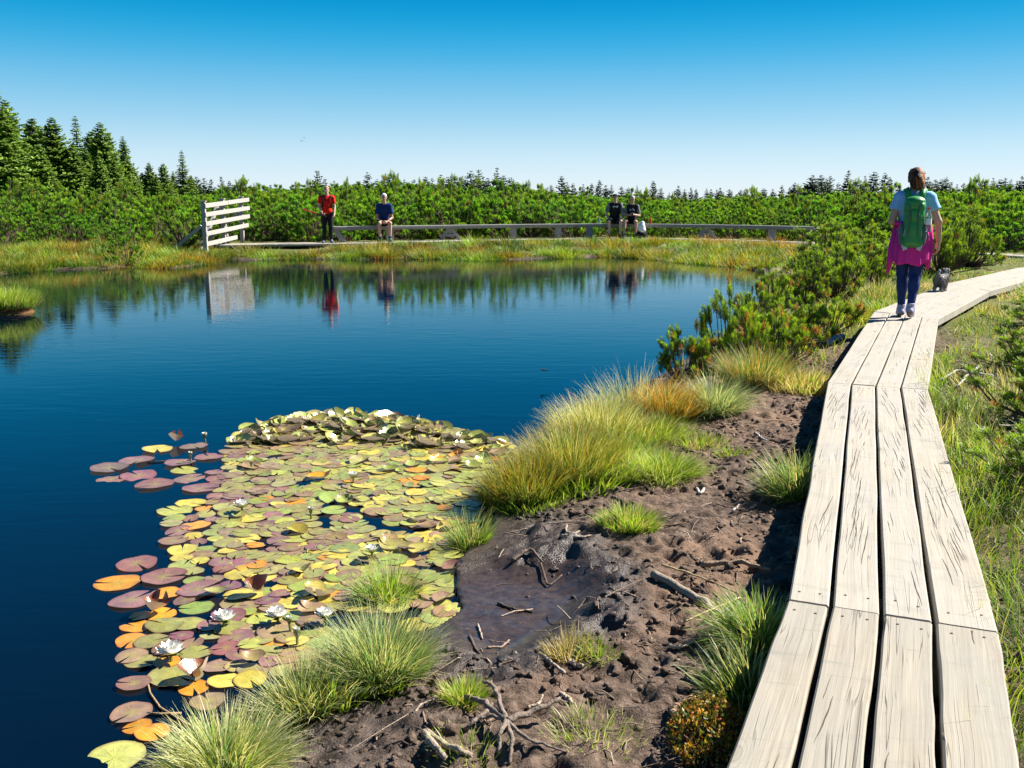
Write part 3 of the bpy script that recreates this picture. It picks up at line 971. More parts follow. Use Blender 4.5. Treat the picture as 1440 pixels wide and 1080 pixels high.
def person(name, label, J, loc, rz, scale, skin, build):
    r = tag(empty(name, loc, rz), label, 'person'); r.scale = (scale,) * 3
    g = J.get('girth', 1.0)
    hp, fw, sd, up, R = head_prims(J)
    body = list(hp)
    body += [cap(J['neck'] - UP * .03, J['head'] - up * .06 - fw * .012, .054, .05, .025)]
    pel, ch = J['pel'], J['chest']
    hw = (J['hipR'] - J['hipL']); hw = hw / np.linalg.norm(hw)
    body += [cap(pel - hw * .05, pel + hw * .05, .105 * g, None, .05, .85), cap(pel, ch, .118 * g, .125 * g, .05, .75),
             cap(ch - hw * .06, ch + hw * .06, .11 * g, None, .05, .8), cap(ch, J['neck'], .11 * g, .055, .05, .75),
             cap(J['shL'], J['shR'], .055 * g, None, .04)]
    for s in 'LR':
        body += [cap(J['sh' + s], J['el' + s], .048 * g, .039, .02), cap(J['el' + s], J['wr' + s], .039, .026, .015),
                 cap(J['hip' + s], J['kn' + s], .086 * g, .056, .03), cap(J['kn' + s], J['an' + s], .054, .037, .02),
                 ell(J['kn' + s] * .7 + J['an' + s] * .3 - np.array([0, .018, 0]), (.048, .05, .10), .03),
                 cap(J['an' + s], J['toe' + s], .038, .028, .02)]
        d = J.get('hd' + s, J['wr' + s] - J['el' + s]); d = d / np.linalg.norm(d)
        hand(body, J['wr' + s] + d * .005, d, J.get('th' + s, (0, 1, 0)), J.get('curl', .6), J.get('pn' + s, (1 if s == 'L' else -1, 0, 0)))
    eyes = [J['head'] + fw * .088 + up * .012 + sd * .031 * s for s in (-1, 1)]
    mouth = J['head'] + fw * .088 - up * .058

    def mfn(c):
        m = np.zeros(len(c), int)
        for e in eyes: m[np.linalg.norm(c - e, axis=1) < .0125] = 1
        q = c - mouth
        m[(np.abs(q @ sd) < .023) & (np.abs(q @ up) < .007) & (np.linalg.norm(q, axis=1) < .03)] = 2
        return m
    skin_ob('body', body, [skin, M['eye'], M['lip']], r, .0085, mfn=mfn)
    build(r, J, dict(fw=fw, sd=sd, up=up, R=R, g=g, hw=hw))
    return r


def shirt(r, J, X, mat, sleeve=.62, hem=None, e=.014, name='shirt', sl_mat=None, h=.0105, loose=0.0):
    g = X['g']; pel, ch, hw = J['pel'], J['chest'], X['hw']
    pr = [cap(pel - hw * .05 + UP * .02, pel + hw * .05 + UP * .02, .112 * g + e + loose, None, .05, .85), cap(pel, ch, .122 * g + e + loose, .128 * g + e, .05, .76), cap(ch - hw * .06, ch + hw * .06, .112 * g + e, None, .05, .82),
          cap(ch, J['neck'] - UP * .035, .112 * g + e, .066, .05, .78), cap(J['shL'], J['shR'], .057 * g + e, None, .04)]
    for s in 'LR':
        a, b = J['sh' + s], J['el' + s]
        pr.append(cap(a, a + (b - a) * sleeve, .055 * g + e, .058 * g + e * 1.2, .025, flat=True))
    cz = pel[2] - .06 if hem is None else hem
    lim = (J['shR'] - J['shL']) / np.linalg.norm(J['shR'] - J['shL'])
    mats, mfn = [mat], None
    if sl_mat is not None:
        mats = [mat, sl_mat]; c0 = (J['shL'] + J['shR']) / 2
        mfn = lambda c: (np.abs((c - c0) @ lim) > np.linalg.norm(J['shR'] - J['shL']) * .5 + .02).astype(int)
    return skin_ob(name, pr, mats, r, h, cuts=[((0, 0, -1), -cz)], mfn=mfn)


def legs(r, J, X, mat, to=1.0, e=.012, name='trousers', waist=.10, taper=None, h=.0105):
    g = X['g']; pel, hw = J['pel'], X['hw']
    up = J['chest'] - pel; up = up / np.linalg.norm(up)
    pr = [cap(pel - hw * .05, pel + hw * .05, .107 * g + e, None, .05, .87), cap(pel, pel + up * waist, .112 * g + e, .112 * g + e, .04, .8)]
    for s in 'LR':
        H, K, A = J['hip' + s], J['kn' + s], J['an' + s]
        if to <= 1.0:
            pr.append(cap(H, H + (K - H) * to, .088 * g + e, .07 + e * 1.2 if taper is None else taper, .03, flat=True))
        else:
            t2 = to - 1.0
            pr += [cap(H, K, .088 * g + e, .058 + e, .03), cap(K, K + (A - K) * t2, .056 + e, .040 + e if taper is None else taper, .025, flat=True),
                   ell(K * .7 + A * .3 - np.array([0, .018, 0]), (.05 + e * .7, .052 + e * .7, .11), .03)]
    return skin_ob(name, pr, [mat], r, h)


def shoe(r, J, s, mat, sole, e=.014, fat=1.0):
    a, t = J['an' + s], J['toe' + s]
    d = t - a; hz = np.array([d[0], d[1], 0]); hz /= np.linalg.norm(hz)
    n = np.cross(np.cross(d, UP), d); n /= np.linalg.norm(n)
    heel = a - hz * .035 - n * .035
    pr = [cap(a - n * .005, t - n * .0, .043 * fat + e * .3, .035 * fat, .03), cap(heel, t, .036 * fat, .036 * fat, .03), cap(a + UP * .015, a - UP * .02, .046 * fat, None, .02)]
    base = min((heel @ n), (t @ n)) - .034
    o = skin_ob('shoe', pr, [mat, sole], r, .009, mfn=lambda c: ((c @ n) < base + .02).astype(int), cuts=[(-n, -base)])
    return o


def hair(r, J, X, mat, cut=-.02, e=.012, extra=(), col=None, name='hair', back=.06):
    c, fw, up, R = J['head'], X['fw'], X['up'], X['R']
    pr = [ell(c + up * .028 - fw * .006, (.076 + e, .096 + e, .096 + e), .02, R)] + list(extra)
    nv = fw - up * .9; nv = nv / np.linalg.norm(nv)
    cuts = [(nv, nv @ (c + up * .028) + .022)]
    if not extra: cuts.append((-up, -(up @ (c - up * back))))
    return skin_ob(name, pr, [mat], r, .0085, cuts=cuts, col=col)


V3 = lambda *a: np.array(a, float)


def seated(yaw=0., nod=.05, lean=.08, spread=.16, hands=None, girth=1.0, seat=.45):
    J = dict(pel=V3(0, 0, seat + .10), chest=V3(0, lean, seat + .47), neck=V3(0, lean * 1.5, seat + .66), head=V3(0, lean * 1.9 + .02, seat + .815),
             shL=V3(-.165, lean * 1.3, seat + .585), shR=V3(.165, lean * 1.3, seat + .585), hipL=V3(-.09, .02, seat + .095), hipR=V3(.09, .02, seat + .095),
             knL=V3(-spread, .44, seat + .055), knR=V3(spread, .44, seat + .055), anL=V3(-spread * .95, .42, .075), anR=V3(spread * .95, .40, .075),
             toeL=V3(-spread - .03, .57, .035), toeR=V3(spread + .03, .55, .035), yaw=yaw, nod=nod, girth=girth)
    J.update(hands or {})
    return J


def face_to(loc, tx, ty): return math.atan2(-(tx - loc[0]), ty - loc[1])


def seat_at(x, y_px=318):
    """place on the bench under photo column x"""
    for (p, q) in zip(BENCH[:-1], BENCH[1:]):
        x0, x1 = proj((*p, DZ))[0], proj((*q, DZ))[0]
        if x0 <= x <= x1:
            t = (x - x0) / (x1 - x0); return np.array([p[0] + (q[0] - p[0]) * t, p[1] + (q[1] - p[1]) * t, DZ])


# --- woman walking away ---
wl = gp(1274, 446, DZ + .003)
wdir = (np.array(WALK[4]) - np.array(WALK[3])); wrz = math.atan2(-wdir[0], wdir[1]) + .22
JW = dict(pel=V3(0, 0, .93), chest=V3(0, .02, 1.25), neck=V3(0, .03, 1.42), head=V3(0.0, .05, 1.555), shL=V3(-.15, .02, 1.36), shR=V3(.15, .0, 1.355),
          elL=V3(-.225, -.03, 1.09), elR=V3(.262, -.03, 1.09), wrL=V3(-.16, .19, 1.02), wrR=V3(.285, .04, .86), hipL=V3(-.088, 0, .90), hipR=V3(.088, 0, .90),
          knL=V3(-.07, .09, .50), knR=V3(.062, -.02, .49), anL=V3(-.058, .06, .085), anR=V3(.035, -.19, .125), toeL=V3(-.07, .20, .035), toeR=V3(.045, -.05, .045),
          yaw=-.12, nod=.12, girth=.98, curl=.7, hdR=V3(0, .25, -1), thR=V3(0, 1, 0), pnR=V3(-1, 0, 0))


def woman_wear(r, J, X):
    shirt(r, J, X, M['tee_blue'], .55, .99, .016)
    legs(r, J, X, M['navy'], 1.93, .010, 'leggings', taper=.040)
    for s in 'LR': shoe(r, J, s, M['shoe'], M['sole'])
    for s in 'LR':
        a = J['an' + s]
        skin_ob('sock', [cap(a + UP * .02, a + UP * .055, .045, .046, .01, flat=True)], [M['shoe']], r, .008)
    # jacket tied round the waist: skirt with folds and hanging sleeves
    n, m = 72, 16; V = []
    for j in range(m + 1):
        t = j / m; z = 1.07 - .47 * t
        for i in range(n):
            a = 2 * math.pi * i / n
            fold = .012 * t * math.sin(a * 11 + 1.5 * t) + .008 * t * math.sin(a * 17 + 2)
            rx, ry = .146 + .040 * min(1, t * 1.6) + .008 * t + fold, .128 + .05 * min(1, t * 1.6) + .02 * t + fold
            back = -math.sin(a)                    # 1 at the back (-y)
            zz = z + .22 * t * max(0, -back) ** .7 - .02 * t * math.sin(a * 5 + .7) + .04 * t * abs(math.cos(a))
            V.append((rx * math.cos(a), ry * math.sin(a) - .01, zz))
    F = [(j * n + i, j * n + (i + 1) % n, (j + 1) * n + (i + 1) % n, (j + 1) * n + i) for j in range(m) for i in range(n)]
    o = ob('jacket', mesh('jacket', V, [np.array(F)[:, ::-1]], [M['jacket']], smooth=True), r)
    md = o.modifiers.new('solid', 'SOLIDIFY'); md.thickness = .008; md.offset = 1
    mb = MB()
    th = np.linspace(0, 2 * math.pi, 41)
    mb.tube(np.stack([.172 * np.cos(th), .150 * np.sin(th) - .01, 1.07 + .006 * np.sin(th * 9)], 1), .026, 8, cap=False)
    for (sx, x2, z2) in ((-1, .232, .50), (1, .195, .56)):
        P = np.array([(sx * .17, .06, 1.06), (sx * .18, .04, .95), (sx * .198, .01, .80), (sx * (x2 - .02), -.01, .66), (sx * x2, -.03, z2)])
        mb.tube(P, [.03, .042, .048, .04, .016], 10)
    mb.build('jacket_sleeve', [M['jacket']], r, True)
    c, fw, sd, up = J['head'], X['fw'], X['sd'], X['up']
    ex = [ell(c - fw * .065 - up * .03, (.07, .055, .085), .03, X['R']), cap(c - fw * .09 - up * .01, c - fw * .085 - up * .13 + sd * .03, .05, .042, .03),
          cap(c - fw * .075 - up * .06 + sd * .04, c - fw * .085 - up * .215 + sd * .10, .042, .014, .025), cap(c - fw * .08 - up * .05 - sd * .03, c - fw * .085 - up * .19 - sd * .01, .042, .016, .025),
          cap(c - up * .0 + sd * .07, c - up * .12 + sd * .075 - fw * .05, .03, .016, .02)]
    def hc(V):
        k = fbm(V[:, 0] * 60 + V[:, 2] * 9, V[:, 1] * 40 + V[:, 2] * 5, 4, 3)
        lo, hi = np.array([.035, .011, .006]), np.array([.36, .125, .035])
        w = np.clip((k - .35) * 2.2 + .35 * ((V - c) @ sd) / .08, 0, 1)  # hair colour also painted brighter on the right, the sunlit side
        return lo + (hi - lo) * w[:, None]
    hair(r, J, X, M['brown_hair'], e=.014, extra=ex, col=hc)
    g = MB()
    for s in (-1, 1):
        a = np.linspace(0, 2 * math.pi, 15)
        ct = c + up * .118 + fw * .035 + sd * s * .034
        g.tube(ct + np.outer(np.cos(a), sd) * .028 + np.outer(np.sin(a), up * .5 + fw * .86) * .022, .004, 6, cap=False)
        g.tube([c + up * .115 + fw * .03 + sd * s * .062, c + up * .06 - fw * .03 + sd * s * .092], .004, 6)
    g.tube([c + up * .127 + fw * .035 + sd * .01, c + up * .127 + fw * .035 - sd * .01], .004, 6)
    g.build('sunglasses', [M['black']], r)


woman = person('person', 'woman in pale blue T-shirt with magenta jacket round her waist, walking away', JW, wl, wrz, 1.005, M['skin'], woman_wear)

# her rucksack
rl = Matrix.Translation(Vector(wl)) @ Matrix.Rotation(wrz, 4, 'Z')
pack = tag(empty('backpack', rl @ Vector((0, -.16, .975)), wrz), 'green hiking backpack on the back of the walking woman', 'backpack')
pack.scale = (.94, .98, 1.08)
pk = lambda *a: V3(*a) - V3(0, -.16, 1.0)


def rbox(c, s, k=.03, r=.04):
    """soft box from capsules"""
    c = V3(*c); x, y, z = s
    return [cap(c + V3(sx * (x - r), 0, -(z - r)), c + V3(sx * (x - r), 0, z - r), r, None, k, y / r) for sx in (-1, -.33, .33, 1)] + \
           [cap(c + V3(-(x - r), 0, sz * (z - r)), c + V3(x - r, 0, sz * (z - r)), r, None, k, y / r) for sz in (-1, 1)]


skin_ob('main_bag', rbox(pk(0, -.205, 1.09), (.118, .095, .235), .03, .05) + [ell(pk(0, -.255, 1.0), (.09, .06, .13), .03)], [M['pack_green']], pack, .009)
skin_ob('lid', [ell(pk(0, -.215, 1.315), (.118, .105, .06), .02), ell(pk(0, -.27, 1.275), (.095, .05, .05), .03)], [M['pack_green']], pack, .009)
skin_ob('front_pocket', [ell(pk(0, -.285, 1.19), (.082, .045, .075), .02), ell(pk(.01, -.285, 1.15), (.078, .04, .05), .02)], [M['pack_green']], pack, .008)
for s in (-1, 1):
    skin_ob('side_pocket', [ell(pk(s * .122, -.215, .985), (.035, .07, .12), .02)], [M['pack_dark']], pack, .009)
    mb = MB()
    P = np.array([(s * .055, -.115, 1.30), (s * .075, -.125, 1.375), (s * .09, -.085, 1.425), (s * .10, -.01, 1.445), (s * .105, .08, 1.40), (s * .12, .135, 1.28), (s * .14, .10, 1.12), (s * .14, -.02, 1.03), (s * .12, -.13, .97)]) - [0, -.16, 1.0]
    T = np.gradient(P, axis=0)
    V, F = [], []
    for i, p in enumerate(P):
        out = p - (V3(0, .01, 1.25) - V3(0, -.16, 1.0)); t = T[i] / np.linalg.norm(T[i]); w = np.cross(t, out); w /= np.linalg.norm(w); o2 = np.cross(w, t)
        for q in ((-.034, 0), (.034, 0), (.034, .014), (-.034, .014)): V.append(p + w * q[0] + o2 * q[1])
    for i in range(len(P) - 1):
        for k in range(4): F.append((i * 4 + k, i * 4 + (k + 1) % 4, i * 4 + 4 + (k + 1) % 4, i * 4 + 4 + k))
    mb.add(V, F); mb.build('shoulder_strap', [M['pack_green']], pack, True)
    mb = MB()
    mb.box(pk(s * .085, -.245, .855), (.05, .012, .07), np.array(Matrix.Rotation(s * .4, 3, 'Y')))
    mb.tube([pk(s * .10, -.25, 1.22), pk(s * .075, -.292, 1.1), pk(s * .098, -.285, .98), pk(s * .07, -.27, .86)], .0065, 6)
    mb.build('compression_strap', [M['pack_tab']], pack)
for s in (-1, 1):
    mb = MB(); mb.tube([pk(s * .05, -.285, 1.33), pk(s * .052, -.322, 1.26), pk(s * .05, -.335, 1.18), pk(s * .05, -.322, 1.08), pk(s * .05, -.312, .95)], .008, 6)
    mb.box(pk(s * .05, -.338, 1.16), (.026, .014, .036)); mb.build('lid_strap', [M['pack_dark']], pack)
mb = MB(); mb.tube([pk(-.10, -.26, 1.245), pk(-.05, -.30, 1.238), pk(0, -.315, 1.236), pk(.05, -.30, 1.238), pk(.10, -.26, 1.245)], .006, 6); mb.build('lid_seam', [M['pack_dark']], pack)
mb = MB(); a = np.linspace(0, math.pi, 9)
mb.tube(np.stack([.03 * np.cos(a), -.14 + 0 * a, 1.37 + .03 * np.sin(a)], 1) - [0, -.16, 1.0], .007, 6); mb.build('grab_loop', [M['pack_dark']], pack)


def bottle(loc, label, h, rad, body, capm, lab=None, rot=None):
    b = tag(empty('bottle', loc), label, 'bottle')
    if rot is not None: b.rotation_euler = rot
    mb = MB(); mb.lathe([(.001, 0), (rad * .9, 0), (rad, h * .04), (rad, h * .62), (rad * .93, h * .66), (rad * .8, h * .74), (rad * .38, h * .88), (rad * .36, h * .93), (.001, h * .935)], 16)
    mb.build('bottle_body', [body], b, True)
    mb = MB(); mb.lathe([(.001, h * .915), (rad * .45, h * .915), (rad * .45, h * .995), (rad * .3, h), (.001, h)], 14); mb.build('cap', [capm], b)
    if lab:
        mb = MB(); mb.lathe([(rad * 1.015, h * .3), (rad * 1.015, h * .55)], 16); mb.build('paper_label', [lab], b, True)
    return b


bottle(rl @ Vector((.148, -.25, .985)), 'clear water bottle with red cap in the side pocket of the green backpack', .27, .036, M['glass'], M['plastic_red'], M['white_plastic'], (0, 0, wrz))

# --- man in red ---
def stand_loc(x, depth):
    p = dp(x, 300, depth); return np.array([p[0], depth, DZ + .004])


JR_ = dict(pel=V3(0, 0, .95), chest=V3(0, 0, 1.30), neck=V3(0, .01, 1.49), head=V3(0, .035, 1.63), shL=V3(-.18, 0, 1.41), shR=V3(.18, 0, 1.41), elL=V3(-.235, -.02, 1.12), elR=V3(.235, -.03, 1.12),
           wrL=V3(-.215, .10, .90), wrR=V3(.17, .20, .95), hipL=V3(-.09, 0, .92), hipR=V3(.09, 0, .92), knL=V3(-.10, .03, .50), knR=V3(.10, .01, .50), anL=V3(-.10, -.01, .085), anR=V3(.12, -.02, .085),
           toeL=V3(-.12, .14, .035), toeR=V3(.16, .12, .035), yaw=.15, girth=1.02, curl=1.4)


def red_wear(r, J, X):
    shirt(r, J, X, M['red'], .62, .90, .016)
    legs(r, J, X, M['black'], 1.98, .012)
    for s in 'LR': shoe(r, J, s, M['grey_cloth'], M['sole'])
    hair(r, J, X, M['fair_hair'])
    for s in (-1, 1):
        mb = MB(); mb.tube([V3(s * .10, -.12, 1.40), V3(s * .105, .0, 1.487), V3(s * .115, .10, 1.42), V3(s * .135, .125, 1.26), V3(s * .16, .04, 1.10)], .019, 8)
        mb.build('rucksack_strap', [M['black']], r, True)


rloc = stand_loc(460, 31.0)
rrz = face_to(rloc, 2.0, 0)
person('person', 'person in bright red shirt and black trousers standing at the left bench end', JR_, rloc, rrz, 1.0, M['skin_fair'], red_wear)
Rm = Matrix.Translation(Vector(rloc)) @ Matrix.Rotation(rrz, 4, 'Z')
hh = Rm @ Vector((.14, .285, .92))
tp = tag(empty('trekking_poles', hh, rrz), 'pair of red trekking poles held across the body by the person in red', 'trekking poles')
for k in (0, 1):
    mb = MB(); a, b = V3(.62, .10 + .05 * k, .13 + .02 * k), V3(-.10, -.02 + .03 * k, -.10)
    mb.tube([a, a * .4 + b * .6], .011, 8); mb.build('shaft', [M['pole_red']], tp)
    mb = MB(); mb.tube([a * .4 + b * .6, b], .017, 8, col=(1, 1, 1)); mb.build('grip', [M['black']], tp)

# --- man in navy shirt, seated, hands between his knees ---
HC = dict(elL=V3(-.235, .16, .72), elR=V3(.235, .16, .72), wrL=V3(-.075, .36, .60), wrR=V3(.075, .36, .60), hdL=V3(.6, .75, -.3), hdR=V3(-.6, .75, -.3), thL=V3(0, .2, 1), thR=V3(0, .2, 1), curl=1.0)


def blue_wear(r, J, X):
    shirt(r, J, X, M['blue'], .7, J['pel'][2] - .05, .016)
    legs(r, J, X, M['black'], .72, .02, 'shorts', .04)
    for s in 'LR':
        shoe(r, J, s, M['black'] if s == 'R' else M['grey_cloth'], M['sole'])
        a = J['an' + s]; skin_ob('sock', [cap(a, a + UP * .10, .046, .047, .01, flat=True)], [M['blue']], r, .009)
    hair(r, J, X, M['white_hair'], e=.014)


b1 = seat_at(541) + V3(0, -.02, 0)
person('person', 'white-haired man in dark blue shirt sitting alone with hands clasped', seated(0, .12, .13, .16, HC, 1.0, SEAT), b1, face_to(b1, .5, 2), 1.07, M['skin'], blue_wear)


def print_patch(r, J, X, seedn, w, h_, zc):
    """faded lettering block on a shirt front, as raised blotches"""
    q = np.random.default_rng(seedn); pr = []
    y0 = J['chest'][1] + .128 * X['g'] * .82 + .010
    for i in range(11):
        pr.append(ell(V3(q.uniform(-w, w), y0 - .012, zc + q.uniform(-h_, h_)), (q.uniform(.012, .03), .022, q.uniform(.008, .02)), .003))
    skin_ob('shirt_print', pr, [M['print']], r, .008)


HCap = dict(elL=V3(-.275, .06, .78), elR=V3(.285, .05, .80), wrL=V3(-.20, .27, .67), wrR=V3(.23, .22, .66), curl=.8)


def cap_wear(r, J, X):
    shirt(r, J, X, M['black'], .8, J['pel'][2] - .05, .018, sl_mat=M['grey_cloth'])
    legs(r, J, X, M['black'], .97, .022, 'shorts', .04)
    for s in 'LR':
        shoe(r, J, s, M['black'], M['sole'])
        a = J['an' + s]; skin_ob('sock', [cap(a, a + UP * .06, .046, .047, .01, flat=True)], [M['black']], r, .009)
    c, fw, up, sd, R = J['head'], X['fw'], X['up'], X['sd'], X['R']
    skin_ob('cap', [ell(c + up * .04 - fw * .005, (.092, .112, .095), .01, R), ell(c + up * .052 + fw * .125, (.07, .07, .012), .012, R)], [M['black']], r, .009, cuts=[(-up, -(up @ (c + up * .036)))])
    hair(r, J, X, M['fair_hair'], e=.009, back=.05)
    print_patch(r, J, X, 3, .085, .035, J['chest'][2] + .05)


b2 = seat_at(864)
person('person', 'heavy man in black cap and black shorts on the bench beside the blue bottle', seated(.25, .05, .06, .19, HCap, 1.16, SEAT), b2, face_to(b2, 1.0, 2), 1.07, M['skin_fair'], cap_wear)
HP = dict(elL=V3(-.25, .10, .76), elR=V3(.25, .10, .76), wrL=V3(-.07, .29, .80), wrR=V3(.07, .29, .79), hdL=V3(.75, .55, .05), hdR=V3(-.75, .55, .05), thL=V3(0, .2, 1), thR=V3(0, .2, 1), curl=1.2,
          knR=V3(.25, .46, .58), anR=V3(.27, .50, .085), toeR=V3(.31, .65, .035))


def ph_wear(r, J, X):
    shirt(r, J, X, M['black'], .72, J['pel'][2] - .05, .016, sl_mat=M['grey_cloth'])
    legs(r, J, X, M['black'], .7, .022, 'shorts', .04)
    for s in 'LR':
        shoe(r, J, s, M['grey_cloth'] if s == 'R' else M['black'], M['sole'])
        a = J['an' + s]; skin_ob('sock', [cap(a, a + UP * .08, .046, .047, .01, flat=True)], [M['grey_cloth']], r, .009)
    hair(r, J, X, M['grey_hair'], e=.008)
    print_patch(r, J, X, 8, .08, .04, J['chest'][2] + .0)


b3 = seat_at(888)
p3 = person('person', 'grey-haired man in printed black T-shirt sitting beside the man in the cap', seated(-.15, .2, .07, .13, HP, .98, SEAT), b3, face_to(b3, 1.2, 2), 1.03, M['skin'], ph_wear)
ph = Matrix.Translation(Vector(b3)) @ Matrix.Rotation(face_to(b3, 1.2, 2), 4, 'Z')
phone = tag(empty('phone', ph @ Vector((0, .40, .85)), face_to(b3, 1.2, 2)), 'small black phone in the hands of the grey-haired man', 'phone')
mb = MB(); mb.box((0, 0, 0), (.075, .011, .15), np.array(Matrix.Rotation(.7, 3, 'X'))); mb.build('phone_body', [M['black']], phone)

bl = seat_at(842); bottle(bl + V3(0, .05, SEAT + .004), 'clear bottle with blue label standing on the bench beside the man in the cap', .25, .04, M['glass'], M['plastic_blue'], M['plastic_blue'])
bl = seat_at(914.5); bottle(bl + V3(0, .05, SEAT + .004), 'red bottle standing on the bench to the right of the two men', .24, .042, M['plastic_red'], M['black'])
bg_l = seat_at(899) + V3(0, -.62, 0)
bag = tag(empty('bag', bg_l + V3(0, .1, 0)), 'white plastic bag stuffed on a dark rucksack on the deck at the men\'s feet', 'bag')
skin_ob('white_bag', [ell((0, -.02, .40), (.13, .12, .17), .03), ell((.03, -.04, .30), (.12, .12, .10), .04), ell((.03, -.02, .55), (.07, .06, .06), .04)], [M['white_plastic']], bag, .013)
skin_ob('dark_rucksack', [ell((0, .02, .15), (.17, .14, .15), .03), ell((-.09, .02, .12), (.08, .13, .12), .03)], [M['black']], bag, .013, cuts=[((0, 0, -1), -.004)])

# --- small dog trotting ahead ---
dl = gp(1323, 409, DZ + .003); drz = math.atan2(-.66, .75)
dog = tag(empty('dog', dl, drz), 'small shaggy dark grey dog trotting ahead on the boardwalk', 'dog')
dog.scale = (.74, .74, .78)
dpz = [cap((0, -.13, .235), (0, .0, .225), .082, .080, .04), cap((0, .0, .225), (0, .125, .235), .080, .098, .04), cap((0, .13, .25), (0, .20, .335), .072, .062, .03),
       ell((0, .235, .365), (.062, .07, .06), .02), cap((0, .27, .35), (0, .325, .335), .036, .031, .015), ell((0, .315, .315), (.03, .035, .03), .01), ell((0, .35, .345), (.012, .01, .01), .004),
       ell((-.052, .225, .385), (.018, .03, .04), .008), ell((.052, .225, .385), (.018, .03, .04), .008),
       cap((0, -.19, .275), (.0, -.235, .345), .026, .032, .02), cap((0, -.235, .345), (.01, -.215, .395), .034, .03, .02)]
for (x, hy, kx, hk, ft) in ((-.05, -.15, -.085, -.215, -.215), (.05, -.15, -.07, -.15, -.115)):
    dpz += [cap((x, hy, .22), (x * 1.15, kx + .0, .135), .062, .042, .03), cap((x * 1.15, kx, .135), (x * 1.15, hk, .085), .036, .026, .02), cap((x * 1.15, hk, .085), (x * 1.15, ft + .01, .022), .025, .024, .015), cap((x * 1.15, ft, .02), (x * 1.15, ft + .04, .018), .024, .02, .012)]
for (x, ey, wy_, ft) in ((-.052, .11, .16, .175), (.052, .10, .09, .07)):
    dpz += [cap((x, .14, .21), (x, ey, .14), .045, .034, .03), cap((x, ey, .14), (x, wy_, .07), .032, .026, .02), cap((x, wy_, .07), (x, ft, .022), .025, .024, .015), cap((x, ft, .02), (x, ft + .035, .018), .024, .02, .012)]
DV, DF = sdf(dpz, .009)
k = fbm(DV[:, 0] * 30 + DV[:, 2] * 12, DV[:, 1] * 22 + DV[:, 2] * 9, 3, 3)
pale = np.clip(sstep(DV[:, 1], .2, .3) * .6 + sstep(DV[:, 2], .10, .02) * .5 + sstep(DV[:, 2], .27, .33) * .25, 0, 1)
dcol = (np.array([.022, .021, .022]) + (np.array([.60, .57, .53]) - .022) * (pale * .55 + .20 + .34 * k)[:, None])
dcol[np.linalg.norm(DV - V3(0, .358, .345), axis=1) < .018] = (.008, .008, .008)
for s in (-1, 1): dcol[np.linalg.norm(DV - V3(s * .028, .295, .385), axis=1) < .012] = (.006, .005, .005)
# shaggy tufts standing off the coat
r_ = np.random.default_rng(2); fi = r_.integers(0, len(DF), 5200)
tri = DV[DF[fi]]; cen = tri.mean(1); nrm_ = np.cross(tri[:, 1] - tri[:, 0], tri[:, 3] - tri[:, 0]); nrm_ /= np.linalg.norm(nrm_, axis=1)[:, None] + 1e-9
flow = V3(0, -.75, -.75) + r_.normal(0, .35, (len(fi), 3)); tip = cen + nrm_ * .012 + flow * .026
sdv = np.cross(nrm_, flow); sdv /= np.linalg.norm(sdv, axis=1)[:, None] + 1e-9
FV = np.stack([cen - sdv * .006, cen + sdv * .006, tip], 1).reshape(-1, 3)
FC = np.repeat(dcol[DF[fi]].mean(1) * r_.uniform(.7, 1.5, (len(fi), 1)), 3, 0)
ob('body', mesh('body', np.concatenate([DV, FV]), [DF, (np.arange(len(FV)).reshape(-1, 3) + len(DV))], [M['fur']], np.concatenate([dcol, FC]), True), dog)
# ------------------------------------------------------------------ grass blades
def nrmz(a): return a / (np.linalg.norm(a, axis=-1, keepdims=True) + 1e-9)


def blades(P, az, lean, L, W, bend, cb, ct, seg=3, g=None):
    """strips: P base points, az heading, lean from the vertical, L length, bend extra lean towards the tip, cb/ct colour base/tip"""
    g = g or rng
    n = len(P)
    hd = np.stack([np.cos(az), np.sin(az), 0 * az], 1)
    sd = np.stack([-np.sin(az), np.cos(az), 0 * az], 1)
    tw = g.uniform(-1.2, 1.2, n)[:, None]
    wdir = nrmz(sd * np.cos(tw) + hd * np.sin(tw))
    V = np.empty((n, seg + 1, 2, 3)); C = np.empty((n, seg + 1, 2, 3))
    p = P.copy()
    for i in range(seg + 1):
        t = i / seg
        w = (W * (1 - t ** 1.5) + .0004)[:, None]
        V[:, i, 0] = p - wdir * w / 2; V[:, i, 1] = p + wdir * w / 2
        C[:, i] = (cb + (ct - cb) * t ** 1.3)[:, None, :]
        a = lean + bend * (t + .5 / seg) ** 1.4
        p = p + (hd * np.sin(a)[:, None] + UP * np.cos(a)[:, None]) * (L / seg)[:, None]
    base = np.arange(n)[:, None] * (seg + 1) * 2
    F = np.concatenate([base + np.array([[i * 2, i * 2 + 1, i * 2 + 3, i * 2 + 2]]) for i in range(seg)], 0)
    return V.reshape(-1, 3), F, C.reshape(-1, 3)


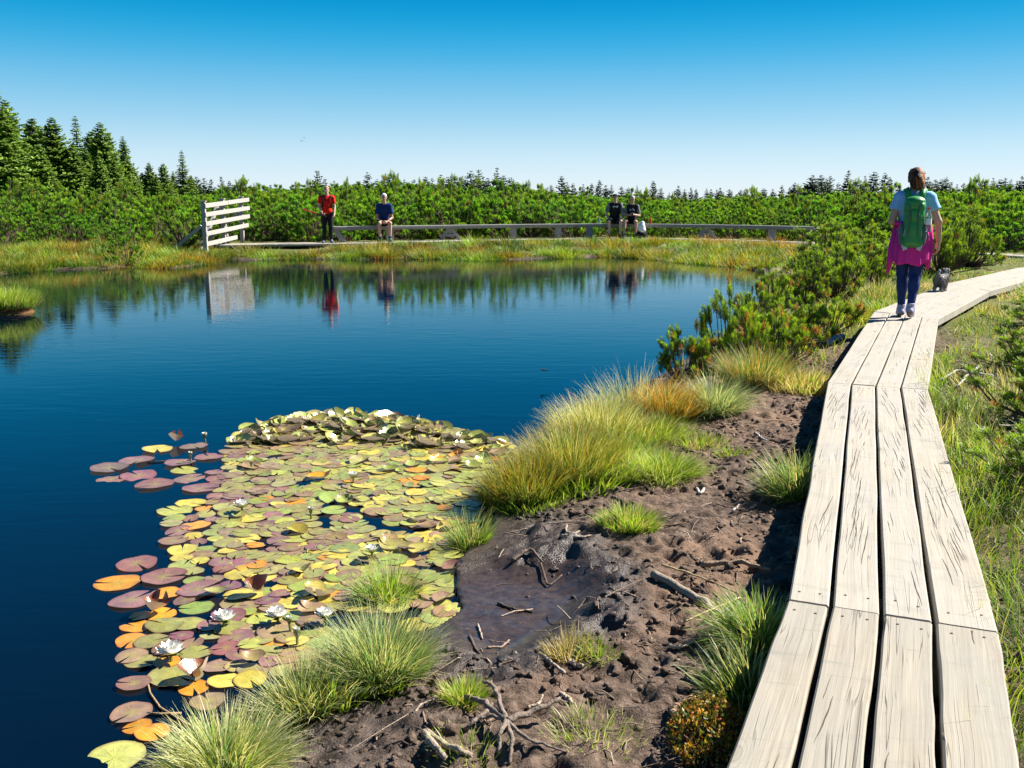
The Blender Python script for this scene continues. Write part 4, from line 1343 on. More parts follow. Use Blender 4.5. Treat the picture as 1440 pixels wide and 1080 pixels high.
A3 = lambda *a: np.array(a, float)
PAL = {
    'far_lime': (A3(.05, .13, .012), A3(.20, .28, .025), A3(.36, .30, .06), .10),
    'far_gold': (A3(.05, .11, .010), A3(.30, .24, .022), A3(.42, .24, .035), .18),
    'far_rust': (A3(.05, .08, .010), A3(.34, .17, .022), A3(.46, .22, .035), .3),
    'far_dark': (A3(.022, .065, .010), A3(.085, .16, .018), A3(.2, .2, .04), .08),  # base, tip, dry tip, dry share
    'rush': (A3(.045, .115, .022), A3(.13, .20, .045), A3(.48, .40, .20), .30),
    'blue': (A3(.055, .13, .045), A3(.17, .25, .11), A3(.52, .48, .28), .28),
    'pale': (A3(.13, .19, .05), A3(.34, .36, .15), A3(.62, .55, .33), .45),
    'gold': (A3(.055, .13, .012), A3(.22, .20, .025), A3(.46, .27, .05), .24),
    'orange': (A3(.06, .11, .012), A3(.36, .20, .025), A3(.50, .22, .04), .55),
    'lime': (A3(.085, .17, .012), A3(.21, .31, .03), A3(.42, .40, .10), .22),
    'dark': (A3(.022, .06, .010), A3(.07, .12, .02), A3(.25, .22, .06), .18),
    'dry': (A3(.16, .15, .05), A3(.36, .31, .13), A3(.55, .43, .23), .6),
}


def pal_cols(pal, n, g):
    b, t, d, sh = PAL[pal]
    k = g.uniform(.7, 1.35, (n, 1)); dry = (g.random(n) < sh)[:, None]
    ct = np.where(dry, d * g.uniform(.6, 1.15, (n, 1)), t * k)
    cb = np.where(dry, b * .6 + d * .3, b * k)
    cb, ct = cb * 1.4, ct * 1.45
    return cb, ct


def tuft(loc, r, h, n, pal, spread=.9, w=.006, seed=0, tilt=(0, 0), bend=.7, low=.35, ell_=(1, 1)):
    g = np.random.default_rng(seed)
    a = g.uniform(0, 2 * math.pi, n); q = np.sqrt(g.random(n))
    P = np.stack([np.cos(a) * q * r * ell_[0], np.sin(a) * q * r * ell_[1], 0 * a], 1)
    P[:, 2] = gzv(P[:, 0] + loc[0], P[:, 1] + loc[1]) - loc[2] - .015
    P[:, 2] = np.maximum(P[:, 2], -loc[2] - .03)
    az = a + g.normal(0, .55, n)
    lean = np.clip(q * spread * .62 + g.normal(.05, .16, n), 0, 1.35)
    ax, ay = np.sin(lean) * np.cos(az) + tilt[0], np.sin(lean) * np.sin(az) + tilt[1]
    az = np.arctan2(ay, ax); lean = np.clip(np.hypot(ax, ay), 0, 1.3)
    L = h * g.uniform(low, 1.08, n) * (1 - .25 * q)
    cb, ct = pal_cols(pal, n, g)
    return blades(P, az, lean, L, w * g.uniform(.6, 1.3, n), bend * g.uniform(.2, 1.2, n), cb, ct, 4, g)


def tussock(x, y, label, parts, name='grass_tussock', cat='grass tuft', z=None, group='grass tussocks on the bank'):
    p = land(x, y)
    if z is not None: p = gp(x, y, z)
    p[2] = max(p[2], .0)
    Vs, Fs, Cs, n = [], [], [], 0
    for i, (r, h, cnt, pal, kw) in enumerate(parts):
        off = np.array(kw.pop('off', (0, 0)))
        l2 = p + np.array([off[0], off[1], 0]); 
        V, F, C = tuft(l2, r, h, cnt, pal, seed=int(x * 7 + y * 13 + i), **kw)
        V[:, :2] += off
        Vs.append(V); Fs.append(F + n); Cs.append(C); n += len(V)
    o = ob(name, mesh(name, np.concatenate(Vs), [np.concatenate(Fs)], [M['grass']], np.concatenate(Cs)), None, p)
    return tag(o, label, cat, group)


D = dict
TUSS = [
    (318, 1090, 'big pale green spiky tussock in the bottom left corner beside the lily pads', [(.10, .28, 1700, 'pale', D(spread=1.4, w=.0042, bend=.9)), (.09, .25, 900, 'blue', D(spread=1.2, w=.0045)), (.16, .22, 500, 'lime', D(spread=1.2))]),
    (535, 955, 'full blue-green tussock standing over the near edge of the pads, below the water-lily mat', [(.11, .33, 1700, 'blue', D(spread=1.25, w=.0045)), (.09, .34, 900, 'pale', D(spread=1.2, w=.004)), (.16, .18, 700, 'lime', D(spread=1.2)), (.12, .16, 400, 'dry', D(off=(-.05, -.05)))]),
    (425, 995, 'small loose yellowish tussock between the two largest near tussocks', [(.10, .25, 700, 'pale', D(spread=1.2, w=.0045)), (.12, .20, 600, 'blue', D(spread=1.0)), (.12, .13, 500, 'orange', D(spread=1.2)), (.10, .2, 300, 'lime', D(off=(.1, .02)))]),
    (545, 838, 'short bright green tuft growing up through the lily pads', [(.10, .20, 650, 'lime', D(spread=1.2, w=.005)), (.12, .24, 250, 'blue', D(spread=1.2, w=.004))]),
    (662, 768, 'thin dark green rush clump at the water edge between pads and mud', [(.07, .26, 420, 'rush', D(spread=.8, w=.0045)), (.09, .14, 300, 'lime', D())]),
    (735, 700, 'dense green and gold rush clump at the waterline, beside two yellow pads', [(.19, .35, 2600, 'gold', D(spread=.9, w=.0042, tilt=(-.1, 0))), (.19, .30, 1900, 'rush', D(spread=.95, w=.0045)), (.22, .16, 700, 'lime', D(spread=1.2, off=(.05, -.1)))]),
    (800, 668, 'tallest gold-topped rush clump in the middle of the bank', [(.24, .42, 3000, 'gold', D(spread=.9, w=.0042)), (.23, .36, 1800, 'rush', D(spread=.95, w=.0042)), (.23, .44, 600, 'pale', D(spread=1.0, w=.0036)), (.28, .22, 1000, 'lime', D(spread=1.2, off=(.05, -.15)))]),
    (838, 618, 'tall pale straw-coloured grass behind the gold rushes', [(.23, .43, 2200, 'pale', D(spread=.9, w=.0045)), (.26, .40, 1200, 'gold', D(spread=.9, w=.0045)), (.3, .25, 700, 'lime', D(off=(.1, -.15)))]),
    (884, 740, 'low round cushion of green grass alone on the dark mud', [(.13, .16, 1100, 'lime', D(spread=1.0, w=.005)), (.12, .15, 600, 'rush', D(spread=1.0)), (.11, .16, 250, 'dry', D(spread=1.1))]),
    (928, 668, 'flattened yellow-green grass spilling down towards the mud', [(.19, .23, 1500, 'lime', D(spread=1.35, w=.0045, ell_=(1.2, .7), bend=1.1)), (.19, .24, 600, 'pale', D(spread=1.4, bend=1.2, w=.0045))]),
    (868, 660, 'mixed lime grass between the tall rushes and the flattened grass', [(.30, .27, 2200, 'lime', D(spread=1.2, w=.005)), (.28, .24, 900, 'dry', D(spread=1.3, w=.005))]),
    (905, 618, 'yellow-green grass at the foot of the orange tuft', [(.27, .24, 1500, 'lime', D(spread=1.1, w=.005, ell_=(1.2, .7))), (.25, .24, 600, 'dry', D(spread=1.2, w=.005))]),
    (985, 625, 'thin small grass patch on bare mud to the right of the lime grass', [(.17, .13, 420, 'lime', D(spread=1.2, w=.005)), (.17, .11, 260, 'dry', D(w=.005))]),
    (1030, 640, 'tiny bright green sprout on the trampled mud', [(.10, .10, 260, 'lime', D(spread=1.1, w=.005)), (.14, .07, 120, 'dry', D())]),
    (938, 588, 'rounded orange-brown tuft standing against the blue water', [(.17, .40, 1700, 'orange', D(spread=.85, w=.005)), (.17, .32, 1100, 'rush', D(spread=.9, w=.005))]),
    (893, 584, 'wispy bluish grass leaning over the water left of the orange tuft', [(.26, .50, 420, 'pale', D(spread=.9, w=.005)), (.24, .44, 420, 'blue', D(spread=.9, w=.005))]),
    (1003, 582, 'drooping pale blue-green tussock right of the orange tuft', [(.17, .42, 1400, 'blue', D(spread=1.3, w=.005, bend=1.1)), (.17, .42, 900, 'pale', D(spread=1.4, w=.005, bend=1.2))]),
    (1062, 545, 'dark green tussock below the small pines', [(.23, .46, 1600, 'rush', D(spread=.9, w=.006)), (.22, .42, 900, 'orange', D(spread=1.0, w=.006)), (.3, .25, 500, 'dry', D(off=(.2, -.1)))]),
    (652, 985, 'small vivid green tuft above the dead root', [(.055, .11, 600, 'lime', D(spread=1.0, w=.004)), (.06, .13, 200, 'dry', D(spread=1.2, w=.003))]),
    (800, 922, 'dry pale tuft on the wet mud in the middle of the foreground', [(.07, .13, 420, 'dry', D(spread=.9, w=.0035)), (.07, .09, 260, 'lime', D(off=(.1, -.03), spread=1.1, w=.0035))]),
    (835, 1035, 'sparse grass sprouts in the foreground mud near the bottom edge', [(.15, .09, 260, 'pale', D(spread=1.2, w=.0035)), (.14, .08, 200, 'lime', D(spread=1.2, w=.0035))]),
    (660, 1062, 'few thin grass sprouts under the dead root at the bottom edge', [(.12, .08, 160, 'pale', D(spread=1.2, w=.0035)), (.10, .07, 120, 'lime', D(w=.0035))]),
    (1062, 905, 'blue-green tussock leaning out from the boardwalk side, beside the log', [(.07, .26, 900, 'blue', D(spread=1.3, w=.0045, tilt=(-.35, -.2))), (.10, .26, 500, 'lime', D(spread=1.2, tilt=(-.3, -.1))), (.07, .22, 260, 'pale', D(spread=1.4))]),
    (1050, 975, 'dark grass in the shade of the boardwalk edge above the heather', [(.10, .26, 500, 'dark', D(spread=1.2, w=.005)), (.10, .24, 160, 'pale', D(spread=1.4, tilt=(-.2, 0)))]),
    (1118, 695, 'green tussock half in the boardwalk shadow, midway along the left side', [(.12, .32, 800, 'rush', D(spread=1.2, w=.006, tilt=(-.25, -.1))), (.1, .28, 250, 'pale', D(spread=1.3))]),
    (1128, 545, 'short yellowish grass beside the joint of the boardwalk', [(.35, .25, 1000, 'dry', D(spread=1.2, w=.007)), (.3, .22, 700, 'lime', D(spread=1.2, w=.007))]),
    (1180, 452, 'yellow grass below the big pine, left of the walking woman', [(.42, .38, 1000, 'gold', D(spread=1.1, w=.009)), (.4, .34, 900, 'lime', D(spread=1.1, w=.009))]),
    (1236, 420, 'grey-green grass behind the walking woman\'s legs', [(.5, .42, 1200, 'rush', D(spread=1.1, w=.010)), (.5, .4, 500, 'dry', D(spread=1.2, w=.010))]),
]
for a in TUSS: tussock(*a)

# grass island in the water at the left edge
ip = gp(12, 440)
isl = tag(empty('grass_islet', ip), 'small round grass-topped islet rising from the water at the left edge', 'islet')
mb = MB(); mb.lathe([(.001, .10), (.22, .09), (.33, .05), (.37, .0), (.38, -.25)], 22, col=(.11, .06, .025))
o = mb.build('peat_base', [M['bark']], isl, True)
V1, F1, C1 = tuft(np.array([0, -9999, 0.]), .40, .42, 2400, 'lime', .8, .010, 5)
V2, F2, C2 = tuft(np.array([0, -9999, 0.]), .42, .40, 700, 'pale', .9, .009, 6)
Vv = np.concatenate([V1, V2]); Vv[:, 2] += .09 - np.repeat(Vv.reshape(-1, 10, 3)[:, 0, 2], 10)
ob('grass', mesh('grass', Vv, [np.concatenate([F1, F2 + len(V1)])], [M['grass']], np.concatenate([C1, C2])), isl)


# uncountable grass: scattered by density
def scatter(name, label, n, box, keep, hgt, pal_fn, w, seed, spread=.7, bend=.7, cat='grass', seg=3, clump=None):
    g = np.random.default_rng(seed)
    x = g.uniform(box[0], box[1], n); y = g.uniform(box[2], box[3], n)
    d = poly_sd(POND, x, y)
    k = keep(x, y, d) > g.random(n)
    x, y, d = x[k], y[k], d[k]; n = len(x)
    P = np.stack([x, y, gzv(x, y) - .02], 1)
    pals = pal_fn(x, y, d, g)
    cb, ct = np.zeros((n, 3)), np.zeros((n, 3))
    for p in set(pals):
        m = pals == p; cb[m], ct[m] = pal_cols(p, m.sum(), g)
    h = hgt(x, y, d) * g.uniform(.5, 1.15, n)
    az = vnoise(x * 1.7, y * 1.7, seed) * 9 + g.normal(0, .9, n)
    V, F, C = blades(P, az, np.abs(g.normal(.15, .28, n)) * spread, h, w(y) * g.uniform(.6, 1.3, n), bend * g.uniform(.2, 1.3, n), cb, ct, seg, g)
    o = ob(name, mesh(name, V, [F], [M['grass']], C))
    return tag(o, label, cat, kind='stuff')


def pick(g, x, y, opts, sc, seed):
    """palette by patches of noise"""
    v = np.clip(vnoise(x * sc, y * sc, seed) * .6 + g.random(len(x)) * .6 - .1, 0, .999)
    return np.array(opts)[(v * len(opts)).astype(int)]


def deckd(x, y): return line_d([(p[0], p[1]) for p in bp], x, y)


def clumps(name, label, n, box, keep, seed, per, hgt, opts, w, cat='grass', rad=(.22, .55)):
    """rounded grass mounds packed side by side, one mass"""
    g = np.random.default_rng(seed); Vs, Fs, Cs, m = [], [], [], 0
    x, y = g.uniform(box[0], box[1], n), g.uniform(box[2], box[3], n)
    k = keep(x, y, poly_sd(POND, x, y)) > g.random(n); x, y = x[k], y[k]
    pals = pick(g, x, y, opts, .55, seed)
    for i in range(len(x)):
        r = g.uniform(*rad); l2 = np.array([x[i], y[i], 0.])
        kk = int(per * (r / .4) ** 1.3)
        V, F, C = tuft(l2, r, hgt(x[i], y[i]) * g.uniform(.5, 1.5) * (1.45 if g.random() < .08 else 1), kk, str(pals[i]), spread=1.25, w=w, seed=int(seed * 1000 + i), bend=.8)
        V[:, :2] += (x[i], y[i]); Vs.append(V); Fs.append(F + m); Cs.append(C * g.uniform(.6, 1.4)); m += len(V)
    print(name, len(x), m)
    return tag(ob(name, mesh(name, np.concatenate(Vs), [np.concatenate(Fs)], [M['grass']], np.concatenate(Cs))), label, cat, kind='stuff')


bench_y = lambda x: np.interp(x, [p[0] for p in BENCH], [p[1] for p in BENCH])
clumps('bank_grass', 'golden and green grass mounds along the far shore below the bench', 2000, (-9.5, 8, 24, 36),
       lambda x, y, d: (d > -.06) * (d < 5) * (y < bench_y(x) - 1.1) * (deckd(x, y) > 1.15) * (.45 + .55 * (d < .7)), 61, 170,
       lambda x, y: .30 if (y < bench_y(x) - 2.6 or x < -2.2) else .12, ['far_lime', 'far_dark', 'far_gold', 'far_lime', 'far_dark', 'far_rust', 'far_lime', 'far_gold'], .015)
clumps('meadow_grass', 'ochre and green grass fringe along the left far shore in front of the pines', 1900, (-22, -9, 20, 31),
       lambda x, y, d: (d > -.06) * (d < 4.5) * (y < 30) * (.45 + .55 * (d < .8)), 66, 170,
       lambda x, y: .28, ['far_lime', 'far_gold', 'far_dark', 'far_lime', 'far_rust', 'far_gold'], .015)
walk_x = lambda y: np.interp(y, [w[1] for w in WALK], [w[0] for w in WALK])
scatter('verge_grass', 'fine green and straw grass leaning along the right side of the boardwalk', 30000, (1.2, 4.2, 2.3, 9.0),
        lambda x, y, d: (x - walk_x(y) > .30) * (x - walk_x(y) < .42 + .55 * vnoise(y * 1.1, y * 0, 12)) * 1.0,
        lambda x, y, d: .14 + .16 * vnoise(x * 2.3, y * 2.3, 13),
        lambda x, y, d, g: pick(g, x, y, ['rush', 'lime', 'lime', 'rush', 'gold', 'pale'], 1.5, 14), lambda y: .0022 + .0007 * y, 62, 1.1, 1.0)
scatter('heath_grass', 'patchy grass and moss on the ground right of the boardwalk bend', 95000, (1.8, 13, 2.4, 19),
        lambda x, y, d: (line_d(WALK, x, y) > .50) * (x > walk_x(y)) * (vnoise(x * 1.3, y * 1.3, 15) > .46) * 1.0,
        lambda x, y, d: .07 + .16 * vnoise(x * 1.3, y * 1.3, 15),
        lambda x, y, d, g: pick(g, x, y, ['rush', 'lime', 'gold', 'dry', 'pale'], .9, 16), lambda y: .003 + .0006 * y, 63, 1.1, 1.0)
scatter('pond_margin_grass', 'yellowish grass among the pines on the right bank of the pond', 22000, (1.6, 7.5, 7.0, 26),
        lambda x, y, d: (d > .05) * (x < walk_x(np.minimum(y, 14)) - .48) * (line_d(WALK, x, y) > .5) * (vnoise(x * 1.2, y * 1.2, 18) > .42 - .12 * (y > 11)) * sstep(y, 7, 9) * (y - 7.6 > -(x - 2.4) * .8 + .4 * np.sin(x * 5)),
        lambda x, y, d: .10 + .22 * vnoise(x * 1.3, y * 1.3, 19),
        lambda x, y, d, g: pick(g, x, y, ['rush', 'lime', 'gold', 'dry', 'lime', 'pale'], .9, 20), lambda y: .003 + .0006 * y, 64, 1.1, .9)

clumps('heath_tufts', 'green and straw tufts on the open ground beyond the dog', 420, (4.5, 15, 13.5, 27),
       lambda x, y, d: (d > .5) * (line_d(WALK, x, y) > .62) * (line_d(SPUR, x, y) > .62), 68, 150, lambda x, y: .24 if (y < 18.5 or x < 9) else .10, ['rush', 'lime', 'dry', 'lime', 'rush', 'gold'], .011, rad=(.2, .5))

# ------------------------------------------------------------------ dwarf pines
def shoots(P, Dv, L, m, nl, nw, g, tipc, oldc, brown=.02, seg_stem=True, stemw=.006):
    """bottle-brush pine shoots at P along Dv"""
    n = len(P)
    t = (np.arange(m) + .5) / m
    T = np.broadcast_to(t, (n, m)) + g.uniform(-.03, .03, (n, m))
    ph = g.uniform(0, 6.28, (n, 1)) + np.arange(m)[None] * 2.4
    u = nrmz(np.cross(Dv, g.normal(size=(n, 3)))); v = np.cross(Dv, u)
    rad = u[:, None] * np.cos(ph)[..., None] + v[:, None] * np.sin(ph)[..., None]
    al = np.radians(62 - 40 * T + g.normal(0, 7, (n, m)))
    nd = Dv[:, None] * np.cos(al)[..., None] + rad * np.sin(al)[..., None]
    nd = nrmz(nd + UP * .12)
    B = P[:, None] + Dv[:, None] * (L[:, None] * T)[..., None]
    ln = nl * g.uniform(.75, 1.15, (n, m))[..., None]
    wd = nrmz(np.cross(nd, g.normal(size=(n, m, 3)))) * nw / 2
    mid = B + nd * ln * .55
    V = np.stack([B, mid - wd, B + nd * ln, mid + wd], 2).reshape(-1, 3)
    F = np.arange(len(V)).reshape(-1, 4)
    br = (g.random(n) < brown)[:, None, None]
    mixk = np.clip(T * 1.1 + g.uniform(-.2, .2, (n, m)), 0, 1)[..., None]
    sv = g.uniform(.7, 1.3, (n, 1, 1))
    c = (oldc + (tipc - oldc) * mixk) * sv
    c = np.where(br, A3(.44, .22, .05) * g.uniform(.6, 1.1, (n, m, 1)), c)
    C = np.repeat(c.reshape(-1, 3), 4, 0)
    return V, F, C


def stems(A, B, w0, w1, col):
    """thin three-sided twigs from A to B"""
    d = nrmz(B - A); u = nrmz(np.cross(d, A3(.3, .2, .9))); v = np.cross(d, u)
    V = []
    for q, w in ((A, w0), (B, w1)):
        for k in range(3):
            a = 2.094 * k; V.append(q + (u * math.cos(a) + v * math.sin(a)) * w)
    V = np.stack(V, 1).reshape(-1, 3)
    n = len(A); b = np.arange(n)[:, None] * 6
    F = np.concatenate([b + np.array([[k, (k + 1) % 3, 3 + (k + 1) % 3, 3 + k]]) for k in range(3)], 0)
    return V, F


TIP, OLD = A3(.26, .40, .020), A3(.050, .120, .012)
TIPF, OLDF_SHADED = A3(.19, .40, .018), A3(.013, .058, .006)  # distant old needles darkened further to paint the shaded gaps between shoots


def mugo(seed, r, h, heads, per, m, nl, nw, brown=.02, open_=0.0, sl=.14, lumps=.35, tip=None, old=None, fan=.5, low=.75):
    """dwarf mountain pine: limbs from the base, each ending in a candelabra of shoots"""
    g = np.random.default_rng(seed)
    az = g.uniform(0, 6.283, heads); ct = g.random(heads) ** low
    el = np.arcsin(np.clip(ct, .02, 1))
    k = 1 + lumps * (vnoise(az * 1.3 + seed, el * 2.2, seed) - .5) * 2
    depth = np.where(g.random(heads) < .30 + open_ * .2, g.uniform(.45, .85, heads), g.uniform(.88, 1.08, heads))
    HP_ = np.stack([np.cos(az) * np.cos(el) * r * k * depth, np.sin(az) * np.cos(el) * r * k * depth, .08 + np.sin(el) * (h - .14) * k * depth], 1)
    out = nrmz(HP_ * A3(1 / r, 1 / r, .6 / h) * A3(1, 1, 1)); out = nrmz(out * .55 + UP * .75 + g.normal(0, .18, (heads, 3)))
    base = np.stack([HP_[:, 0] * .18, HP_[:, 1] * .18, 0 * az], 1)
    knee = base * .3 + HP_ * .7; knee[:, 2] = HP_[:, 2] * .42
    P, Dv, L = [], [], []
    for i in range(per):
        d = nrmz(out + g.normal(0, fan, (heads, 3)) + UP * (.25 if fan >= .5 else .55)) if i else nrmz(out + UP * .35)
        P.append(HP_ - out * .03 + g.normal(0, .035, (heads, 3)) + d * .01); Dv.append(d); L.append(sl * g.uniform(.55, 1.15, heads) * (1.15 if i == 0 else .9))
    P, Dv, L = np.concatenate(P), np.concatenate(Dv), np.concatenate(L)
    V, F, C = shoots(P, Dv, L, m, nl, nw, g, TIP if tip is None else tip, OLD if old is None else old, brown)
    b1, f1 = stems(base, knee, .018 * r / .7, .012 * r / .7, 0); b2, f2 = stems(knee, HP_, .012 * r / .7, .006, 0)
    b3, f3 = stems(P - Dv * .02, P + Dv * L[:, None] * .9, .005, .003, 0)
    SV = np.concatenate([b1, b2, b3]); SF = np.concatenate([f1, f2 + len(b1), f3 + len(b1) + len(b2)])
    SCc = np.tile(A3(.12, .085, .06), (len(SV), 1)) * g.uniform(.7, 1.3, (len(SV), 1))
    return (V, F, C), (SV, SF, SCc)


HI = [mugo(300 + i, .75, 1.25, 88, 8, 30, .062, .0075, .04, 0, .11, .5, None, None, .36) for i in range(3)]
HI_ME = [(mesh('needles', *[a[0]], [a[1]], [M['needles']], a[2]), mesh('branches', b[0], [b[1]], [M['bark']], b[2])) for a, b in HI]
SAP = [mugo(330 + i, .38, .60, 30, 5, 56, .056, .0062, .12, 1.0, .10, .5, None, None, .36) for i in range(3)]
SAP_ME = [(mesh('needles', *[a[0]], [a[1]], [M['needles']], a[2]), mesh('branches', b[0], [b[1]], [M['bark']], b[2])) for a, b in SAP]


def pine(p, s, rz, label, kind=HI_ME, k=0, group='dwarf pines on the near bank'):
    r = tag(empty('dwarf_pine', p, rz), label, 'dwarf pine', group)
    r.scale = s if isinstance(s, tuple) else (s, s, s)
    n, b = kind[k % 3]
    ob('needles', n, r); ob('branches', b, r)
    return r


PINES = [  # px, py of the foot, scale, variant, label
    (1138, 430, (.58, .58, .54), 0, 'broad dwarf pine overhanging the water, behind the orange-tipped sapling'),
    (1172, 424, (.85, .85, .76), 1, 'tallest dwarf pine on the right bank, left of the woman'),
    (1210, 408, (.85, .85, .72), 2, 'dwarf pine with bare grey twigs just left of the woman\'s jacket'),
    (1158, 392, (1.0, 1.0, .76), 0, 'dwarf pine at the water where the far deck disappears'),
    (1222, 380, (1.0, 1.0, .72), 1, 'dwarf pine behind the woman\'s left arm'),
    (1322, 385, (1.0, 1.0, 1.0), 2, 'dwarf pine just behind the small dog'),
    (1360, 375, (.9, .9, .85), 0, 'low dwarf pine right of the dog, below the crossing boardwalk'),
    (1190, 371, (1.1, 1.1, .78), 2, 'dwarf pine further back, above the tallest one on the right bank'),
]
for i, (x, y, s, k, lb) in enumerate(PINES): pine(land(x, y), s, i * 1.9, lb, HI_ME, k)
SAPL = [
    (958, 532, (.72, .72, .76), 0, 'thin open pine sapling furthest left, standing out over the water'),
    (992, 520, .62, 1, 'short bushy pine sapling between the thin one and the tall one'),
    (1030, 520, (.75, .75, 1.1), 2, 'tall pine sapling with a single upright leader against the water'),
    (1070, 500, (.86, .86, .82), 0, 'rounded pine sapling behind the dark grass tussock'),
    (1098, 512, (.85, .85, .75), 1, 'low spreading pine sapling right of the dark grass tussock'),
    (1088, 443, (.8, .8, 1.0), 2, 'orange-tipped pine sapling at the water in front of the broad pine'),
    (1128, 480, (.86, .86, .76), 0, 'bright green pine sapling in the middle of the right bank'),
    (1156, 474, (.86, .86, .76), 1, 'dark dense pine sapling nearest to the boardwalk'),
    (1060, 468, (.75, .75, .8), 1, 'small pine sapling at the water edge behind the tall leader'),
]
for i, (x, y, s, k, lb) in enumerate(SAPL): pine(land(x, y), s, i * 2.3 + .5, lb, SAP_ME, k, 'young pines on the near bank')
RP = [(1492, 600, (.7, .7, .40), 1, 'dark dwarf pine at the right edge, above the shaded peat'),
      (1535, 700, (.7, .7, .34), 2, 'dwarf pine cut by the right edge, nearest to the camera'),
      (1476, 520, (.7, .7, .38), 0, 'bright dwarf pine at the right edge below the boardwalk bend'),
      (1475, 458, (.7, .7, .36), 1, 'small dwarf pine tucked at the right edge right under the boardwalk')]
for i, (x, y, s, k, lb) in enumerate(RP): pine(land(x, y), s, i * 1.3 + .2, lb, HI_ME, k, 'dwarf pines right of the boardwalk')

# the thicket: one uncountable mass of low pines, instanced on a point sheet
LOW = [mugo(400 + i, .80, 1.3, 46, 10, 20, .075, .0135, .012, -1.0, .13, .42, TIPF * [.72, .9, 1.0, 1.12, 1.28][i] * A3([1, 1.1, 1, .85, 1.15][i], 1, 1), OLDF_SHADED, .34, 1.15) for i in range(5)]
tc = bpy.data.collections.new('thicket_bushes')
for i, (a, b) in enumerate(LOW):
    V = np.concatenate([a[0], b[0]]); F = np.concatenate([a[1], b[1] + len(a[0])]); C = np.concatenate([a[2], b[2]])
    me = mesh('bush', V, [F], [M['needles_far'], M['bark']], C, mi=np.concatenate([np.zeros(len(a[1]), int), np.ones(len(b[1]), int)]))
    tc.objects.link(bpy.data.objects.new('bush_%d' % i, me))


def skyline(az):
    """wanted top of the thicket at each photo column, in photo rows"""
    return np.interp(az, [-200, 60, 130, 250, 330, 420, 520, 600, 700, 790, 900, 1000, 1100, 1200, 1440, 1700], [264, 266, 270, 272, 266, 264, 259, 261, 264, 274, 279, 280, 276, 271, 268, 266])


pts, scs, rzs = [], [], []
g = np.random.default_rng(77)
y = 17.0
while y < 230:
    step = .84 if y < 45 else (1.0 if y < 60 else y * .0175)
    sx = step * 1.15
    xs = np.arange(-.78 * y - 6, .78 * y + 6, sx)
    xs = xs + g.uniform(-.35, .35, len(xs)) * sx; ys = y + g.uniform(-.35, .35, len(xs)) * step
    d = poly_sd(POND, xs, ys)
    az = 720 + FOC * xs / ys
    by = np.interp(xs, [p[0] for p in BENCH], [p[1] for p in BENCH])
    ok = d > 1.3
    inb = (xs > BENCH[0][0] - 4.5) & (xs < BENCH[-1][0] + 2.2)
    ok &= ~inb | (ys > by + 1.0)
    ok &= (line_d([(q[0], q[1]) for q in bp], xs, ys) > 1.0)
    left = xs <= BENCH[0][0] - 4.5
    ok &= ~left | (ys > 27.6 + 2.2 * vnoise(xs * .6, xs * 0, 3) + 2.2 * (xs > -11.2) + 1.2 * (xs < -14.5))
    low_l = (az > 160) & (az < 272) & (ys > 25.9) & (ys < 29.5) & (d > .45)
    ok |= low_l
    ok &= ~((xs > -9.9) & (xs < -6.9) & (ys < 33.2))
    right = (xs >= BENCH[-1][0] + 2.2) | ((ys < 30) & (xs > 3))
    ok &= ~right | ((line_d(WALK, xs, ys) > .95) & (line_d(SPUR, xs, ys) > 1.0) & (ys > 17) & ((xs < walk_x(ys)) | (ys > 23.5)))
    ok &= ~((ys < 26) & (xs < 3))
    ok &= g.random(len(xs)) > .06
    xs, ys, az = xs[ok], ys[ok], az[ok]
    if len(xs):
        zz = gzv(xs, ys)
        top = EYE + (HORIZ - skyline(az) + 16 * (vnoise(az / 26., ys * .12, 5) - .62) + g.normal(0, 3.0, len(xs))) / FOC * np.maximum(ys, 33)
        top = np.where(ys > 60, np.minimum(top, zz + 1.9 + (ys - 60) * .012), top)
        s = np.clip((top - zz) / 1.98, .40, 1.9)
        s = np.where((ys < 33) & right[ok], np.minimum(s, np.interp(ys, [14, 22, 33], [.85, .98, 1.25])), s)
        s = s * (.70 + .52 * vnoise(xs * .55, ys * .55, 9)) * g.choice([.68, .84, .98, 1.06, 1.14, 1.24], len(xs))
        frontl = (ys < 30.5) & (xs < BENCH[0][0] - 4.5)
        s = np.where(frontl, s * np.where(ys < 28.2, .45, .72), s)
        hs_ = np.where(ys > 45, s * np.clip(step / .84 * .85, 1, 2.0), s)
        pts.append(np.stack([xs, ys, zz - .05], 1)); scs.append(np.stack([hs_, hs_, s], 1)); rzs.append(g.uniform(0, 6.28, len(xs)))
    y += step
pts, scs, rzs = np.concatenate(pts), np.concatenate(scs), np.concatenate(rzs)
print('thicket bushes', len(pts))
tm = bpy.data.meshes.new('dwarf_pine_thicket')
tm.vertices.add(len(pts)); tm.vertices.foreach_set('co', pts.astype(np.float32).ravel())
a = tm.attributes.new('bs', 'FLOAT_VECTOR', 'POINT'); a.data.foreach_set('vector', scs.astype(np.float32).ravel())
a = tm.attributes.new('br', 'FLOAT_VECTOR', 'POINT'); a.data.foreach_set('vector', np.stack([g.normal(0, .17, len(pts)), g.normal(0, .17, len(pts)), rzs], 1).astype(np.float32).ravel())
a = tm.attributes.new('bi', 'INT', 'POINT'); a.data.foreach_set('value', g.integers(0, 5, len(pts)).astype(np.int32))
to = tag(ob('dwarf_pine_thicket', tm), 'unbroken sea of low bright green dwarf pines around the pond', 'dwarf pines', kind='stuff')
ng = bpy.data.node_groups.new('thicket', 'GeometryNodeTree')
ng.interface.new_socket('Geometry', in_out='INPUT', socket_type='NodeSocketGeometry')
ng.interface.new_socket('Geometry', in_out='OUTPUT', socket_type='NodeSocketGeometry')
gi, go = ng.nodes.new('NodeGroupInput'), ng.nodes.new('NodeGroupOutput')
